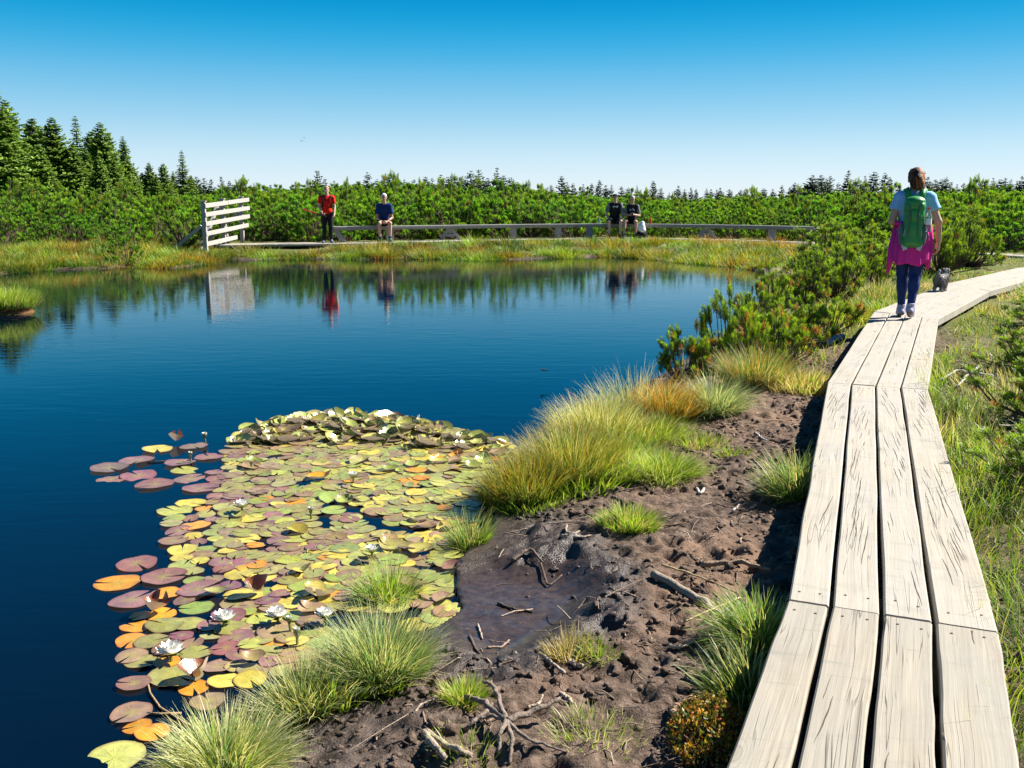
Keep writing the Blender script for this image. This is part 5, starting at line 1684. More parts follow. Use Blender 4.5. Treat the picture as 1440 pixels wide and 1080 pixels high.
ip_ = ng.nodes.new('GeometryNodeInstanceOnPoints')
ci = ng.nodes.new('GeometryNodeCollectionInfo'); ci.inputs['Collection'].default_value = tc
ci.inputs['Separate Children'].default_value = True; ci.inputs['Reset Children'].default_value = True


def nattr(nm, ty):
    q = ng.nodes.new('GeometryNodeInputNamedAttribute'); q.data_type = ty; q.inputs['Name'].default_value = nm
    return q.outputs['Attribute']


L_ = ng.links.new
L_(gi.outputs[0], ip_.inputs['Points']); L_(ci.outputs[0], ip_.inputs['Instance']); ip_.inputs['Pick Instance'].default_value = True
L_(nattr('bi', 'INT'), ip_.inputs['Instance Index']); L_(nattr('br', 'FLOAT_VECTOR'), ip_.inputs['Rotation']); L_(nattr('bs', 'FLOAT_VECTOR'), ip_.inputs['Scale'])
L_(ip_.outputs[0], go.inputs[0])
to.modifiers.new('thicket', 'NODES').node_group = ng

ORD = 'first second third fourth fifth sixth seventh eighth ninth tenth eleventh twelfth thirteenth fourteenth fifteenth sixteenth seventeenth eighteenth nineteenth'.split()
ORD += ['twentieth'] + ['twenty-' + q for q in ORD[:9]] + ['thirtieth'] + ['thirty-' + q for q in ORD[:9]] + ['fortieth']
ORD0 = ORD
# taller pines that break the skyline of the thicket
BUMP = [(38, 258, 36), (92, 260, 37), (128, 257, 38), (178, 262, 38), (226, 264, 36), (262, 266, 40), (338, 259, 40), (372, 262, 38), (405, 258, 40), (432, 262, 42), (492, 254, 40), (520, 258, 42), (552, 252, 42), (590, 255, 40), (606, 249, 44),
        (634, 256, 42), (660, 252, 44), (716, 255, 42), (745, 264, 44), (776, 268, 46), (815, 271, 46), (905, 272, 46), (955, 273, 44), (1010, 272, 44), (1060, 270, 44), (1112, 264, 40), (1150, 266, 38), (1205, 262, 38), (1238, 264, 36),
        (1345, 264, 36), (1372, 259, 34), (1398, 262, 36), (1424, 256, 34)]
g = np.random.default_rng(44)
for i, (x, yt, dep) in enumerate(BUMP):
    p = dp(x, yt, dep); z0 = gz(p[0], p[1]) - .1; hgt = (p[2] - z0) / 1.38
    w = hgt * g.uniform(.75, 1.0)
    side = 'left of the snow fence' if x < 290 else ('behind the bench' if x < 1100 else 'at the right')
    pine((p[0], p[1], z0), (w, w, hgt), g.uniform(0, 6.28), 'taller bushy pine breaking the thicket skyline, %s of %d counted from the left' % (ORD0[i], len(BUMP)), HI_ME, i, 'taller pines in the thicket')

# ------------------------------------------------------------------ spruces
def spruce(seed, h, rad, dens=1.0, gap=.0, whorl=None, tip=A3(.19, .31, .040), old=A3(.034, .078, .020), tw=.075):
    g = np.random.default_rng(seed)
    nw = whorl or int(h * 5.2)
    V, F, C, n = [], [], [], 0
    SV, EV = [], []
    for i in range(nw):
        t = (i + g.uniform(-.3, .3)) / nw
        t = np.clip(t, .02, .995)
        z = h * (.03 + .97 * t)
        rr = rad * ((1 - t) ** .72 * .97 + .015) * g.uniform(.72, 1.15)
        nb = max(4, int((5 + 5 * (1 - t)) * dens))
        for b in range(nb):
            if g.random() < gap: continue
            a = 6.283 * b / nb + g.uniform(-.5, .5) + i * 1.3
            L = rr * g.uniform(.6, 1.12)
            dr = .35 * (1 - t) - .25 + g.uniform(-.12, .12)          # droop low, rise near the top
            d = np.array([math.cos(a), math.sin(a), -dr]); sd = np.array([-math.sin(a), math.cos(a), 0])
            SV.append([0, 0, z]); EV.append(np.array([0, 0, z]) + d * L * .9)
            m = max(6, int(L * 16))
            s = np.sort(g.uniform(.08, 1.0, m))
            p = np.array([0, 0, z]) + d * (L * s)[:, None] + np.outer(.10 * L * s ** 2, UP)
            side = np.where(np.arange(m) % 2, 1, -1)[:, None]
            dirn = nrmz(d * g.uniform(.4, .9, (m, 1)) + sd * side * g.uniform(.35, 1.0, (m, 1)) - UP * g.uniform(.1, .75, (m, 1)))
            ln = (.05 + .05 * min(1, L * 2) + .30 * L * (1.05 - s)) * g.uniform(.7, 1.3, m)
            wd = nrmz(np.cross(dirn, UP + g.normal(0, .5, (m, 3)))) * (tw * g.uniform(.6, 1.3, m) * (.5 + .5 * min(1, L)))[:, None]
            mid = p + dirn * (ln * .45)[:, None]
            q = np.stack([p, mid - wd, p + dirn * ln[:, None], mid + wd], 1).reshape(-1, 3)
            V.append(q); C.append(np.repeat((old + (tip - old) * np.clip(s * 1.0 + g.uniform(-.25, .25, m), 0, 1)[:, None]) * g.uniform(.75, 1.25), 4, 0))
    V, C = np.concatenate(V), np.concatenate(C)
    F = np.arange(len(V)).reshape(-1, 4)
    sv, sf = stems(np.array(SV, float), np.array(EV, float), .018, .006, 0)
    return V, F, C, sv, sf


def trunk_mb(h, r=.12):
    mb = MB(); z = np.linspace(-.2, h * .985, 9)
    mb.tube(np.stack([.03 * np.sin(z * 1.7), .03 * np.cos(z * 1.3), z], 1), r * (1 - z.clip(0) / h) + .012, 7, col=(.10, .085, .07))
    return mb


TALL = [spruce(500, 9.0, 2.9, 2.0, tw=.16), spruce(501, 9.5, 2.3, 1.7, .05, tw=.15), spruce(502, 8.0, 2.9, 2.1, tw=.16), spruce(503, 8.5, 1.5, 1.3, .15, tw=.13)]
TALL_ME = [(mesh('crown', v, [f], [M['spruce']], c), h) for (v, f, c, _, _), h in zip(TALL, (9.0, 9.5, 8.0, 8.5))]
TRUNK_ME = []
for (v, f, c, sv, sf), h in zip(TALL, (9.0, 9.5, 8.0, 8.5)):
    mb = trunk_mb(h, .13); mb.add(sv, sf, (.075, .062, .05)); o = mb.build('trunk', [M['bark']]); TRUNK_ME.append(o.data); bpy.data.objects.remove(o)
LT = [  # px, top row, depth, variant, width factor, description
    (-22, 112, 60, 0, 1.2, 'huge dense spruce cut by the left edge of the picture'),
    (6, 139, 62, 0, 1.0, 'tallest spruce fully at the left edge'),
    (44, 165, 70, 2, 1.15, 'broad dark spruce second from the left edge'),
    (72, 164, 66, 0, 1.15, 'wide-skirted spruce with bright lower branches'),
    (105, 161, 78, 3, 1.15, 'slender pointed spruce rising above its neighbours'),
    (62, 178, 80, 1, 1.1, 'dark spruce half hidden between two wider ones'),
    (127, 183, 74, 2, .95, 'short dark spruce between the slender spruce and the twin-topped one'),
    (140, 171, 72, 0, 1.05, 'full twin-topped looking spruce at the middle of the left group'),
    (153, 186, 74, 1, 1.1, 'narrow spruce pressed against the twin-topped one'),
    (172, 191, 76, 1, 1.0, 'lone narrow spruce with drooping arms at the right of the tall group'),
    (188, 236, 80, 2, 1.0, 'small round spruce below the lone narrow one'),
    (209, 228, 84, 0, .95, 'medium spruce beside another of the same height'),
    (229, 229, 82, 2, .9, 'medium dense spruce left of the thin isolated one'),
    (255, 210, 86, 3, 1.25, 'thin isolated spruce with sparse horizontal branches'),
    (30, 196, 64, 2, 1.1, 'lower bushy spruce in front of the tallest left ones'),
    (100, 205, 66, 2, 1.2, 'green bushy spruce at the foot of the slender one'),
    (160, 225, 68, 0, 1.1, 'bushy low spruce in front of the lone narrow one'),
    (18, 182, 66, 0, 1.0, 'leafy bright green spruce between the first two at the left edge'),
    (54, 203, 62, 2, 1.0, 'lower bright green spruce in front of the broad dark one'),
    (84, 199, 68, 2, 1.0, 'lower spruce in front of the wide-skirted one'),
    (120, 208, 70, 0, .9, 'lower spruce just right of the slender one'),
    (138, 218, 64, 2, .9, 'lowest spruce in front of the twin-topped one'),
    (180, 222, 78, 1, .9, 'small spruce leaning on the lone narrow one'),
    (199, 242, 84, 2, .9, 'tiny spruce just left of the first medium pair'),
    (219, 244, 80, 0, .9, 'tiny spruce between the two medium ones'),
    (243, 240, 88, 1, 1.0, 'tiny spruce left of the thin isolated one'),
    (268, 246, 90, 2, 1.0, 'tiny spruce right of the thin isolated one'),
]
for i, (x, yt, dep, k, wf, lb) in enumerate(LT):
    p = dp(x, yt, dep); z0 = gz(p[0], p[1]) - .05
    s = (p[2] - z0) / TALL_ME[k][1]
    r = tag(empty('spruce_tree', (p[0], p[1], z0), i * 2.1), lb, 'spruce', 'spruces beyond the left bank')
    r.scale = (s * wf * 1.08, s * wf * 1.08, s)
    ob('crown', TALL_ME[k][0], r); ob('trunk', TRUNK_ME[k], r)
SMALL = []
for i in range(6):
    hh_ = 5.0
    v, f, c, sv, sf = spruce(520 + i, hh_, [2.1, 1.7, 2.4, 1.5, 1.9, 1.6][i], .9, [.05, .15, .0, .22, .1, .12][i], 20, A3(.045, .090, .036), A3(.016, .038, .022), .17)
    mb = trunk_mb(hh_, .10); mb.add(sv, sf, (.06, .055, .05), 0)
    mb.M = [np.full(len(m), 1) for m in mb.M]; mb.add(v, f, c, 0)
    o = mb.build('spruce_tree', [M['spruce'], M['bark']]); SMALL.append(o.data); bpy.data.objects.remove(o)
HZ = [  # px, top row, depth
    (276, 250, 92), (322, 256, 100), (338, 258, 108), (352, 262, 110), (380, 262, 112), (412, 261, 112), (470, 256, 110), (488, 258, 115), (530, 254, 105), (540, 252, 100), (582, 254, 110), (608, 252, 104), (640, 249, 98), (655, 252, 100), (680, 250, 100), (708, 248, 95), (728, 258, 112), (775, 262, 125), (798, 258, 118), (832, 260, 120), (852, 262, 125), (884, 266, 130), (896, 263, 125), (930, 266, 140), (963, 268, 140), (1000, 268, 140), (1026, 268, 145), (1060, 266, 150), (1074, 267, 150), (1100, 263, 150), (1118, 259, 148), (1162, 255, 145), (1210, 255, 145), (1366, 258, 150), (1382, 256, 150), (1415, 252, 148),
    (286, 252, 95), (296, 254, 95), (311, 250, 100), (328, 262, 110), (446, 241, 90), (457, 253, 110), (517, 244, 90), (548, 246, 92), (556, 249, 100), (568, 254, 110),
    (502, 257, 120), (598, 250, 100), (620, 247, 92), (630, 250, 96), (648, 250, 95), (662, 242, 90), (673, 240, 92), (686, 252, 100), (699, 237, 85), (719, 251, 92), (731, 264, 120),
    (741, 268, 130), (766, 268, 130), (750, 269, 140), (790, 249, 105), (806, 260, 120), (820, 261, 120), (843, 255, 110), (860, 262, 115), (874, 264, 118), (909, 272, 150), (919, 256, 110), (941, 273, 150),
    (954, 263, 125), (972, 266, 130), (979, 268, 140), (994, 267, 130), (1008, 269, 140), (1013, 266, 130), (1042, 269, 150), (1047, 269, 155), (1087, 268, 150), (1111, 265, 150), (1125, 264, 150), (1133, 260, 150),
    (1143, 248, 130), (1155, 248, 135), (1168, 249, 140), (1179, 259, 150), (1193, 241, 120), (1202, 258, 150), (1217, 249, 140), (1230, 243, 125), (1245, 245, 128), (1252, 251, 140), (1265, 259, 150), (1305, 250, 140), (1316, 254, 145), (1325, 254, 150),
    (1331, 251, 140), (1338, 258, 150), (1346, 261, 150), (1356, 259, 150), (1374, 262, 150), (1388, 255, 145), (1397, 252, 140), (1407, 254, 150), (1422, 254, 150), (1430, 256, 150), (1438, 249, 140), (1448, 250, 140)]
ZONE = [(0, 340, 'left of the snow fence top'), (340, 480, 'near the person in red'), (480, 585, 'above the seated man in blue'), (585, 780, 'in the middle of the horizon'),
        (780, 850, 'left of the man in the cap'), (850, 945, 'above the two men on the bench'), (945, 1030, 'beyond the right half of the bench'), (1030, 1130, 'between bench end and the right-hand row'),
        (1130, 1275, 'in the dark row left of the woman'), (1275, 1365, 'in the row right of the woman\'s head'), (1365, 1500, 'at the far right edge')]
ORD = ORD0
g = np.random.default_rng(9)
for a_, b_, zn in ZONE:
    row = sorted([q for q in HZ if a_ <= q[0] < b_])
    for i, (x, yt, dep) in enumerate(row):
        yt -= 3
        p = dp(x, yt, dep); z0 = gz(p[0], p[1]) - .1
        k = int(g.integers(0, 6)); s = (p[2] - z0) / 5.0
        o = ob('spruce_tree', SMALL[k], None, (p[0], p[1], z0)); wf = g.uniform(.9, 1.3)
        o.scale = (s * wf, s * wf, s); o.rotation_euler = (0, 0, g.uniform(0, 6.28))
        hd = 'tall' if yt < 247 else ('mid-sized' if yt < 258 else 'tiny')
        pos_ = 'only' if len(row) == 1 else ORD[i] + ' from the left'
        tag(o, '%s distant spruce %s, %s' % (hd, zn, pos_), 'spruce', 'small spruces along the horizon')
# ------------------------------------------------------------------ labels by the nearest landmark
def by_landmark(items, marks, what):
    """items: (object, position, adjective); gives each its own label from the nearest landmark, side and rank"""
    mp = [(m, np.array(proj(p))) for m, p in marks]
    keyed = {}
    for o, p, adj in items:
        q = np.array(proj(p))
        dd = [np.hypot(*(q - m[1])) for m in mp]
        i = int(np.argmin(dd)); dx, dy = q - mp[i][1]
        side = ('right of' if dx > 0 else 'left of') if abs(dx) > abs(dy) else ('in front of' if dy > 0 else 'behind')
        keyed.setdefault((adj, i, side), []).append((dd[i], o))
    for (adj, i, side), L in keyed.items():
        L.sort(key=lambda a: a[0])
        for k, (d, o) in enumerate(L):
            rank = '' if len(L) == 1 else ('nearest ' if k == 0 else ORD[min(k, 39)] + ' nearest ')
            o['label'] = '%s%s %s %s %s' % (rank, adj, what, side, mp[i][0])


# ------------------------------------------------------------------ water lilies
def pad_mesh(name, seed, cup=0.0, roll=0.0, fold=0.0, mat=None, wav=.03, nr=6, na=34):
    g = np.random.default_rng(seed)
    half = g.uniform(.10, .22)                                   # half opening of the notch at the rim
    V, PA = [], []
    a_ = np.linspace(0, 1, na)
    for j in range(nr + 1):
        r = j / nr
        for t in a_:
            h2 = half * (.55 + .45 * r)
            a = h2 + t * (2 * math.pi - 2 * h2)
            lobe = 1 + .05 * math.exp(-((t - .0) / .08) ** 2) + .05 * math.exp(-((t - 1) / .08) ** 2)
            rr = r * lobe * (1 + .025 * math.sin(3 * a + seed) + .018 * math.sin(7 * a + seed * 2))
            x, y = rr * math.cos(a) * 1.03, rr * math.sin(a) * .97
            z = .004 + cup * rr ** 2.2 + wav * rr ** 2 * math.sin(2 * a + seed) + .012 * rr * math.sin(5 * a + seed * 3)
            z += .02 * max(0, r - .85) * 6 * (math.sin(4 * a + seed) > .3) * .2
            if roll and x > .25:                                  # one side rolled up and over
                q = (x - .25) * roll; x = .25 + math.sin(q) / roll; z += (1 - math.cos(q)) / roll
            if fold: z += fold * abs(y)
            V.append((x, y, z)); PA.append((r, a, seed))
    F = [(j * na + k, (j + 1) * na + k, (j + 1) * na + k + 1, j * na + k + 1) for j in range(nr) for k in range(na - 1)]
    return np.array(V), np.array(F), np.array(PA)


FLATS = [pad_mesh('lily_pad', 600 + i, [0, .03, .0, .05, -.02, .02][i], 0, 0, wav=[.02, .03, .05, .03, .04, .015][i]) for i in range(6)]
CURL = [pad_mesh('lily_pad', 620, .12, 1.6), pad_mesh('lily_pad', 621, .05, 2.4), pad_mesh('lily_pad', 622, .30, 0, .1), pad_mesh('lily_pad', 623, .1, 0, .5), pad_mesh('lily_pad', 624, .2, 1.2, .2)]
PAD_ME = [mesh('lily_pad', v, [f], [M['pad']], smooth=True, attrs={'pad': p}) for v, f, p in FLATS]
CURL_ME = [mesh('lily_pad', v, [f], [M['pad']], smooth=True, attrs={'pad': p}) for v, f, p in CURL]
PCOL = {'maroon': (.25, .125, .125), 'bronze': (.30, .20, .125), 'olive': (.31, .285, .10), 'green': (.28, .33, .085), 'lime': (.42, .42, .10), 'yellow': (.58, .47, .09), 'orange': (.64, .27, .025)}
LILY = [(308, 645), (330, 612), (368, 596), (420, 586), (500, 583), (560, 589), (640, 602), (690, 618), (722, 630), (700, 655), (682, 690), (686, 722), (668, 750), (640, 770), (652, 800), (630, 850), (655, 868), (610, 890), (540, 905), (470, 935),
        (400, 955), (330, 968), (270, 960), (215, 945), (182, 915), (180, 880), (235, 862), (262, 838), (232, 770), (228, 745), (250, 715), (285, 700), (300, 672)]
EXPL = [(154, 658, 48, 'maroon'), (157, 673, 38, 'maroon'), (193, 647, 46, 'maroon'), (221, 632, 40, 'yellow'), (195, 669, 46, 'maroon'), (217, 681, 48, 'maroon'), (253, 651, 40, 'maroon'), (272, 628, 38, 'bronze'),
        (294, 642, 40, 'maroon'), (260, 661, 37, 'lime'), (266, 673, 40, 'maroon'), (281, 686, 46, 'maroon'), (301, 664, 24, 'maroon'), (303, 674, 26, 'maroon'), (246, 718, 46, 'lime'), (268, 707, 40, 'yellow'),
        (252, 746, 36, 'maroon'), (244, 761, 38, 'bronze'), (257, 774, 40, 'yellow'), (275, 738, 40, 'orange'), (192, 793, 52, 'maroon'), (166, 819, 56, 'orange'), (230, 812, 55, 'maroon'), (185, 844, 55, 'maroon'), (233, 835, 40, 'orange'),
        (279, 830, 52, 'maroon'), (198, 866, 28, 'orange'), (190, 880, 38, 'orange'), (186, 900, 40, 'orange'), (185, 921, 40, 'bronze'), (189, 962, 41, 'maroon'), (185, 1003, 50, 'bronze'), (194, 1022, 34, 'orange'), (214, 1031, 44, 'orange'),
        (161, 1065, 72, 'lime'), (247, 949, 70, 'olive'), (198, 930, 40, 'olive'), (232, 879, 48, 'olive'), (266, 877, 42, 'olive'), (213, 902, 42, 'olive'), (276, 918, 40, 'olive'), (392, 889, 56, 'bronze'), (317, 956, 46, 'yellow'), (292, 985, 46, 'bronze'),
        (715, 728, 38, 'yellow'), (716, 750, 46, 'lime'), (437, 925, 48, 'olive'), (620, 892, 46, 'lime'), (580, 880, 44, 'yellow'), (640, 855, 34, 'lime'), (228, 864, 36, 'orange'), (272, 966, 40, 'orange')]
g = np.random.default_rng(31)
PADS = []          # x, y, radius, colour, curl
for (x, y, w, c) in EXPL:
    p = gp(x, y, .005); dist = np.linalg.norm(p - [0, 0, EYE]); PADS.append((p[0], p[1], w / 2 / FOC * dist, c, 0))
LP = [tuple(gp(x, y)[:2]) for x, y in LILY]


def colour_at(x, y):
    """what colour the leaves have in each part of the mat (photo pixels)"""
    w = dict(maroon=.10 + max(0, 1.6 - (x - 230) / 130) + max(0, 1 - np.hypot(x - 340, (y - 900)) / 140) * .5, bronze=.95, olive=1.3, green=.25 + max(0, (x - 330) / 260), lime=.15 + max(0, (x - 380) / 240),
             yellow=.30 + max(0, 1 - np.hypot(x - 620, y - 690) / 120) + max(0, 1 - np.hypot(x - 400, y - 820) / 110), orange=.09 + max(0, 1 - np.hypot(x - 210, y - 890) / 90) + .4 * max(0, 1 - np.hypot(x - 610, y - 690) / 80))
    k = list(w); v = np.array([w[q] for q in k]); return k[g.choice(len(k), p=v / v.sum())]


LX, LY = [p[0] for p in LP], [p[1] for p in LP]
tries = 0
PA_ = np.zeros((2000, 3)); PA_[:len(PADS)] = [q[:3] for q in PADS]
while len(PADS) < 1150 and tries < 60000:
    tries += 1
    px_, py_ = g.uniform(180, 725), g.uniform(595, 970)
    p = gp(px_, py_)
    if poly_sd(LP, np.array([p[0]]), np.array([p[1]]))[0] > -.02: continue
    r = g.uniform(.042, .076) * (1.0 + .08 * (py_ < 700)); 
    f = .80 if px_ < 320 else (.58 if px_ < 430 else .50)
    if (np.hypot(PA_[:len(PADS), 0] - p[0], PA_[:len(PADS), 1] - p[1]) < (r + PA_[:len(PADS), 2]) * f).any(): continue
    # open water between the leaves right of the small white bud
    if np.hypot((px_ - 455) / 1.0, (py_ - 735) / .8) < 18 or np.hypot(px_ - 375, (py_ - 765) / .8) < 14 or vnoise(np.array(p[0] * 5.5), np.array(p[1] * 5.5), 88) < .17: continue
    cu = g.random() < (.22 if (470 < px_ < 650 and 750 < py_ < 850) or (py_ < 660 and px_ > 560) else .04)
    PA_[len(PADS)] = (p[0], p[1], r)
    PADS.append((p[0], p[1], r, colour_at(px_, py_), int(cu)))
# nearer leaves lie on top of farther ones
PADS.sort(key=lambda q: -q[1])
print('pads', len(PADS), 'tries', tries)
order = sorted(range(len(PADS)), key=lambda i: PADS[i][1])
top300 = set(order[:300])
marks_l, items, heap = [], [], []
hv, hf, hc, hp, hn = [], [], [], [], 0


def put_pad(i, x, y, r, c, cu):
    global hn
    z = .002 + .0018 * (i % 5) + .002 * (g.random())
    tl = g.normal(0, .035, 2) if not cu else g.normal(0, .12, 2)
    rz = g.uniform(0, 6.28); col = np.array(PCOL[c]) * g.uniform(.82, 1.18) + g.normal(0, .012, 3)
    col = np.clip(col, .02, .8)
    if i in top300:
        o = ob('lily_pad', (CURL_ME[g.integers(0, 5)] if cu else PAD_ME[g.integers(0, 6)]), None, (x, y, z + (.01 if cu else 0)))
        o.scale = (r, r, r); o.rotation_euler = (tl[0], tl[1], rz); o.color = (*col, 1)
        tag(o, None, 'lily pad', 'lily pads floating on the pond')
        items.append((o, (x, y, z), ('curled ' if cu else '') + c))
    else:
        v, f, p = CURL[g.integers(0, 5)] if cu else FLATS[g.integers(0, 6)]
        heap_add(v, f, p, (x, y, z), r, tl, rz, col)


def heap_add(v, f, p, loc, r, tl, rz, col):
    global hn
    from mathutils import Euler
    R = np.array(Euler((tl[0], tl[1], rz)).to_matrix())
    hv.append(v * r @ R.T + np.array(loc)); hf.append(f + hn); hc.append(np.tile(col, (len(v), 1))); hp.append(p); hn += len(v)


for i, q in enumerate(PADS): put_pad(i, *q)
# heap of crowded, upturned leaves along the far side of the mat
HEAP = [tuple(gp(x, y)[:2]) for x, y in [(322, 628), (345, 606), (400, 590), (460, 584), (520, 584), (580, 591), (640, 603), (690, 620), (660, 632), (600, 632), (520, 626), (440, 620), (370, 628)]]
n = 0
while n < 520:
    px_, py_ = g.uniform(320, 695), g.uniform(582, 634); p = gp(px_, py_)
    if poly_sd(HEAP, np.array([p[0]]), np.array([p[1]]))[0] > -.03: continue
    r = g.uniform(.055, .095); cu = g.random() < .38
    v, f, pa = CURL[g.integers(0, 5)] if cu else FLATS[g.integers(0, 6)]
    c = g.choice(['green', 'lime', 'olive', 'bronze', 'yellow'], p=[.38, .24, .22, .12, .04])
    heap_add(v, f, pa, (p[0], p[1], g.uniform(.01, .06) * sstep(np.array(-poly_sd(HEAP, np.array([p[0]]), np.array([p[1]]))[0]), 0, .4)), r, g.normal(0, .10, 2) * (1 + 1.2 * cu), g.uniform(0, 6.28), np.clip(np.array(PCOL[c]) * g.uniform(.9, 1.4), .02, .8))
    n += 1
tag(ob('lily_pad_heap', mesh('lily_pad_heap', np.concatenate(hv), [np.concatenate(hf)], [M['pad_heap']], np.concatenate(hc), True, attrs={'pad': np.concatenate(hp)})),
    'crowded heap of upturned green lily leaves along the far side of the mat', 'lily pads', kind='stuff')


def petal(L, w, a, lift, curl, mb, c, col=(1, 1, 1), m=0):
    d = np.array([math.cos(a), math.sin(a), 0]); s = np.array([-math.sin(a), math.cos(a), 0])
    V = []
    for j in range(6):
        t = j / 5; an = lift + curl * t
        p = np.array(c) + d * (L * t * math.cos(an)) + UP * (L * t * math.sin(an))
        ww = w * (math.sin(math.pi * (t * .86 + .08)) ** .8) * (1 - .15 * t)
        if j == 5: ww = .0008
        V += [p - s * ww + UP * ww * .35, p, p + s * ww + UP * ww * .35]
    F = [(j * 3 + k, j * 3 + k + 1, j * 3 + k + 4, j * 3 + k + 3) for j in range(5) for k in (0, 1)]
    mb.add(V, F, col, m)


def lily(x, y, size, label, open_=1.0, z=.035):
    p = gp(x, y, z)
    o = tag(empty('water_lily', p, x * .37), label, 'water lily', 'white water lily flowers')
    pm, sm, cm = MB(), MB(), MB()
    for ring, (n, L, lift) in enumerate(((8, 1.0, .22), (8, .95, .62), (7, .8, 1.0), (5, .6, 1.25))):
        for k in range(n): petal(size * L, size * .23, 6.283 * k / n + ring * .4, 1.45 + (lift - 1.45) * open_, .25 * open_, pm, (0, 0, 0))
    for k in range(4): petal(size * 1.02, size * .25, 6.283 * k / 4 + .3, (1.4 + (.05 - 1.4) * open_), .2 * open_, sm, (0, 0, -.004))
    for k in range(22):
        a = k * 2.4; q = .12 * size * math.sqrt(k / 22)
        cm.tube([(q * math.cos(a), q * math.sin(a), 0), (q * 1.8 * math.cos(a), q * 1.8 * math.sin(a), size * .42)], .0028, 4)
    pm.build('petals', [M['petal']], o, True); sm.build('sepals', [M['sepal']], o, True)
    if open_ > .5: cm.build('stamens', [M['stamen']], o)
    st = MB(); st.tube([(0, 0, 0), (.01, .01, -z - .08)], .006, 6); st.build('stalk', [M['sepal']], o)
    return o


FLOW = [(240, 920, .062, 'large open white flower lowest in the pad mat', 1.0), (315, 873, .058, 'open white flower left of the matching pair', 1.0),
        (390, 868, .055, 'open white flower right of the matching pair', 1.0), (340, 714, .055, 'upright white flower in the upper left of the mat', .8),
        (497, 673, .05, 'cup-shaped white flower in the middle of the mat', .55), (457, 868, .05, 'white flower half behind the blue-green tussock', .9),
        (431, 595, .06, 'white flower high on the leaf heap', .7), (523, 777, .045, 'small white flower among the curled pads', .75)]
for x, y, s, lb, op in FLOW: lily(x, y, s, lb, op)
BUDS = [(268, 645, .05, 'upright yellow-green bud among the outlying maroon pads', .12), (437, 722, .04, 'small closed white bud beside the dark water gap', .2),
        (418, 897, .045, 'pointed white bud left of the blue-green tussock', .15), (288, 616, .045, 'pale bud resting on the pad nearest the leaf heap', .3), (407, 877, .035, 'tiny white bud beside the right-hand open flower', .2)]
for x, y, s, lb, op in BUDS:
    o = lily(x, y, s, lb, op); o.name = 'lily_bud'; o['category'] = 'lily bud'; o['group'] = 'water lily buds'
MARKS = [('the large lowest white flower', gp(240, 920)), ('the left open flower', gp(315, 873)), ('the right open flower', gp(390, 868)), ('the upright flower upper left', gp(340, 714)),
         ('the cup-shaped flower', gp(497, 673)), ('the bud by the dark water gap', gp(437, 722)), ('the small flower among curled pads', gp(523, 777)), ('the upright bud among maroon pads', gp(268, 645)),
         ('the bright tuft in the pads', gp(545, 838)), ('the blue-green tussock', gp(535, 955)), ('the thin rush clump', gp(662, 768)), ('the waterline rush clump', gp(690, 700)), ('the spiky bottom-left tussock', gp(300, 1040)),
         ('the outlying left cluster', gp(190, 820))]
by_landmark(items, MARKS, 'lily pad')
# leaf stalks seen trailing on the water
for (pts_, lb) in [([(300, 1040), (262, 1018), (225, 995), (211, 975), (207, 957)], 'long curved lily stalk floating free at the bottom left of the mat'), ([(255, 1003), (225, 1004), (207, 1003)], 'short straight lily stalk touching the lowest bronze pad'),
                   ([(207, 650), (240, 648), (262, 648)], 'thin pale lily stalk trailing behind the upper maroon pads')]:
    mb = MB(); P = np.array([gp(x, y, .006) for x, y in pts_]); c0 = P[0].copy(); mb.tube(P - c0, .0045, 6, col=(.30, .20, .11))
    tag(mb.build('lily_stalk', [M['drift']], None, True, c0), lb, 'stalk', 'lily stalks on the water')
# withered brown leaves
for (x, y, lb) in [(215, 858, 'crumpled dark brown leaf above the orange pads'), (281, 948, 'crumpled red-brown leaf lying on the largest pad'), (247, 620, 'crumpled orange-brown leaf at the top of the outlying pads'), (358, 830, 'crumpled brown leaf among yellow pads')]:
    v, f, pa = pad_mesh('withered_leaf', int(x), .5, 2.2, .5, wav=.25)
    p = gp(x, y, .022); v = v * .055
    me = mesh('withered_leaf', v, [f], [M['pad']], smooth=True, attrs={'pad': pa})
    o = ob('withered_leaf', me, None, p); o.color = (.22, .07, .02, 1); o.rotation_euler = (.2, .3, x); tag(o, lb, 'withered leaf', 'withered lily leaves')

# ------------------------------------------------------------------ dead wood
def stick(name, pts_, r0, r1, seed, parent=None, col=(.26, .20, .15), lift=.0, seg=8, n=14, world=None):
    g = np.random.default_rng(seed)
    P = np.array(pts_, float)
    t = np.linspace(0, 1, len(P)); T = np.linspace(0, 1, n)
    Q = np.stack([np.interp(T, t, P[:, k]) for k in range(3)], 1)
    for _ in range(2): Q[1:-1] = (Q[:-2] + 2 * Q[1:-1] + Q[2:]) / 4
    Q += g.normal(0, r0 * .35, Q.shape) * np.sin(T * math.pi)[:, None]
    R = (r0 + (r1 - r0) * T) * (1 + g.normal(0, .10, n))
    c0 = Q[0].copy()
    mb = MB(); mb.tube(Q - c0, R, seg, col=col)
    a = np.concatenate(mb.C)
    o = mb.build(name, [M['drift']], parent, True, c0)
    return o


def gpts(pp, up): return [land(x, y) + np.array([0, 0, u]) for (x, y), u in zip(pp, up if hasattr(up, '__len__') else [up] * len(pp))]


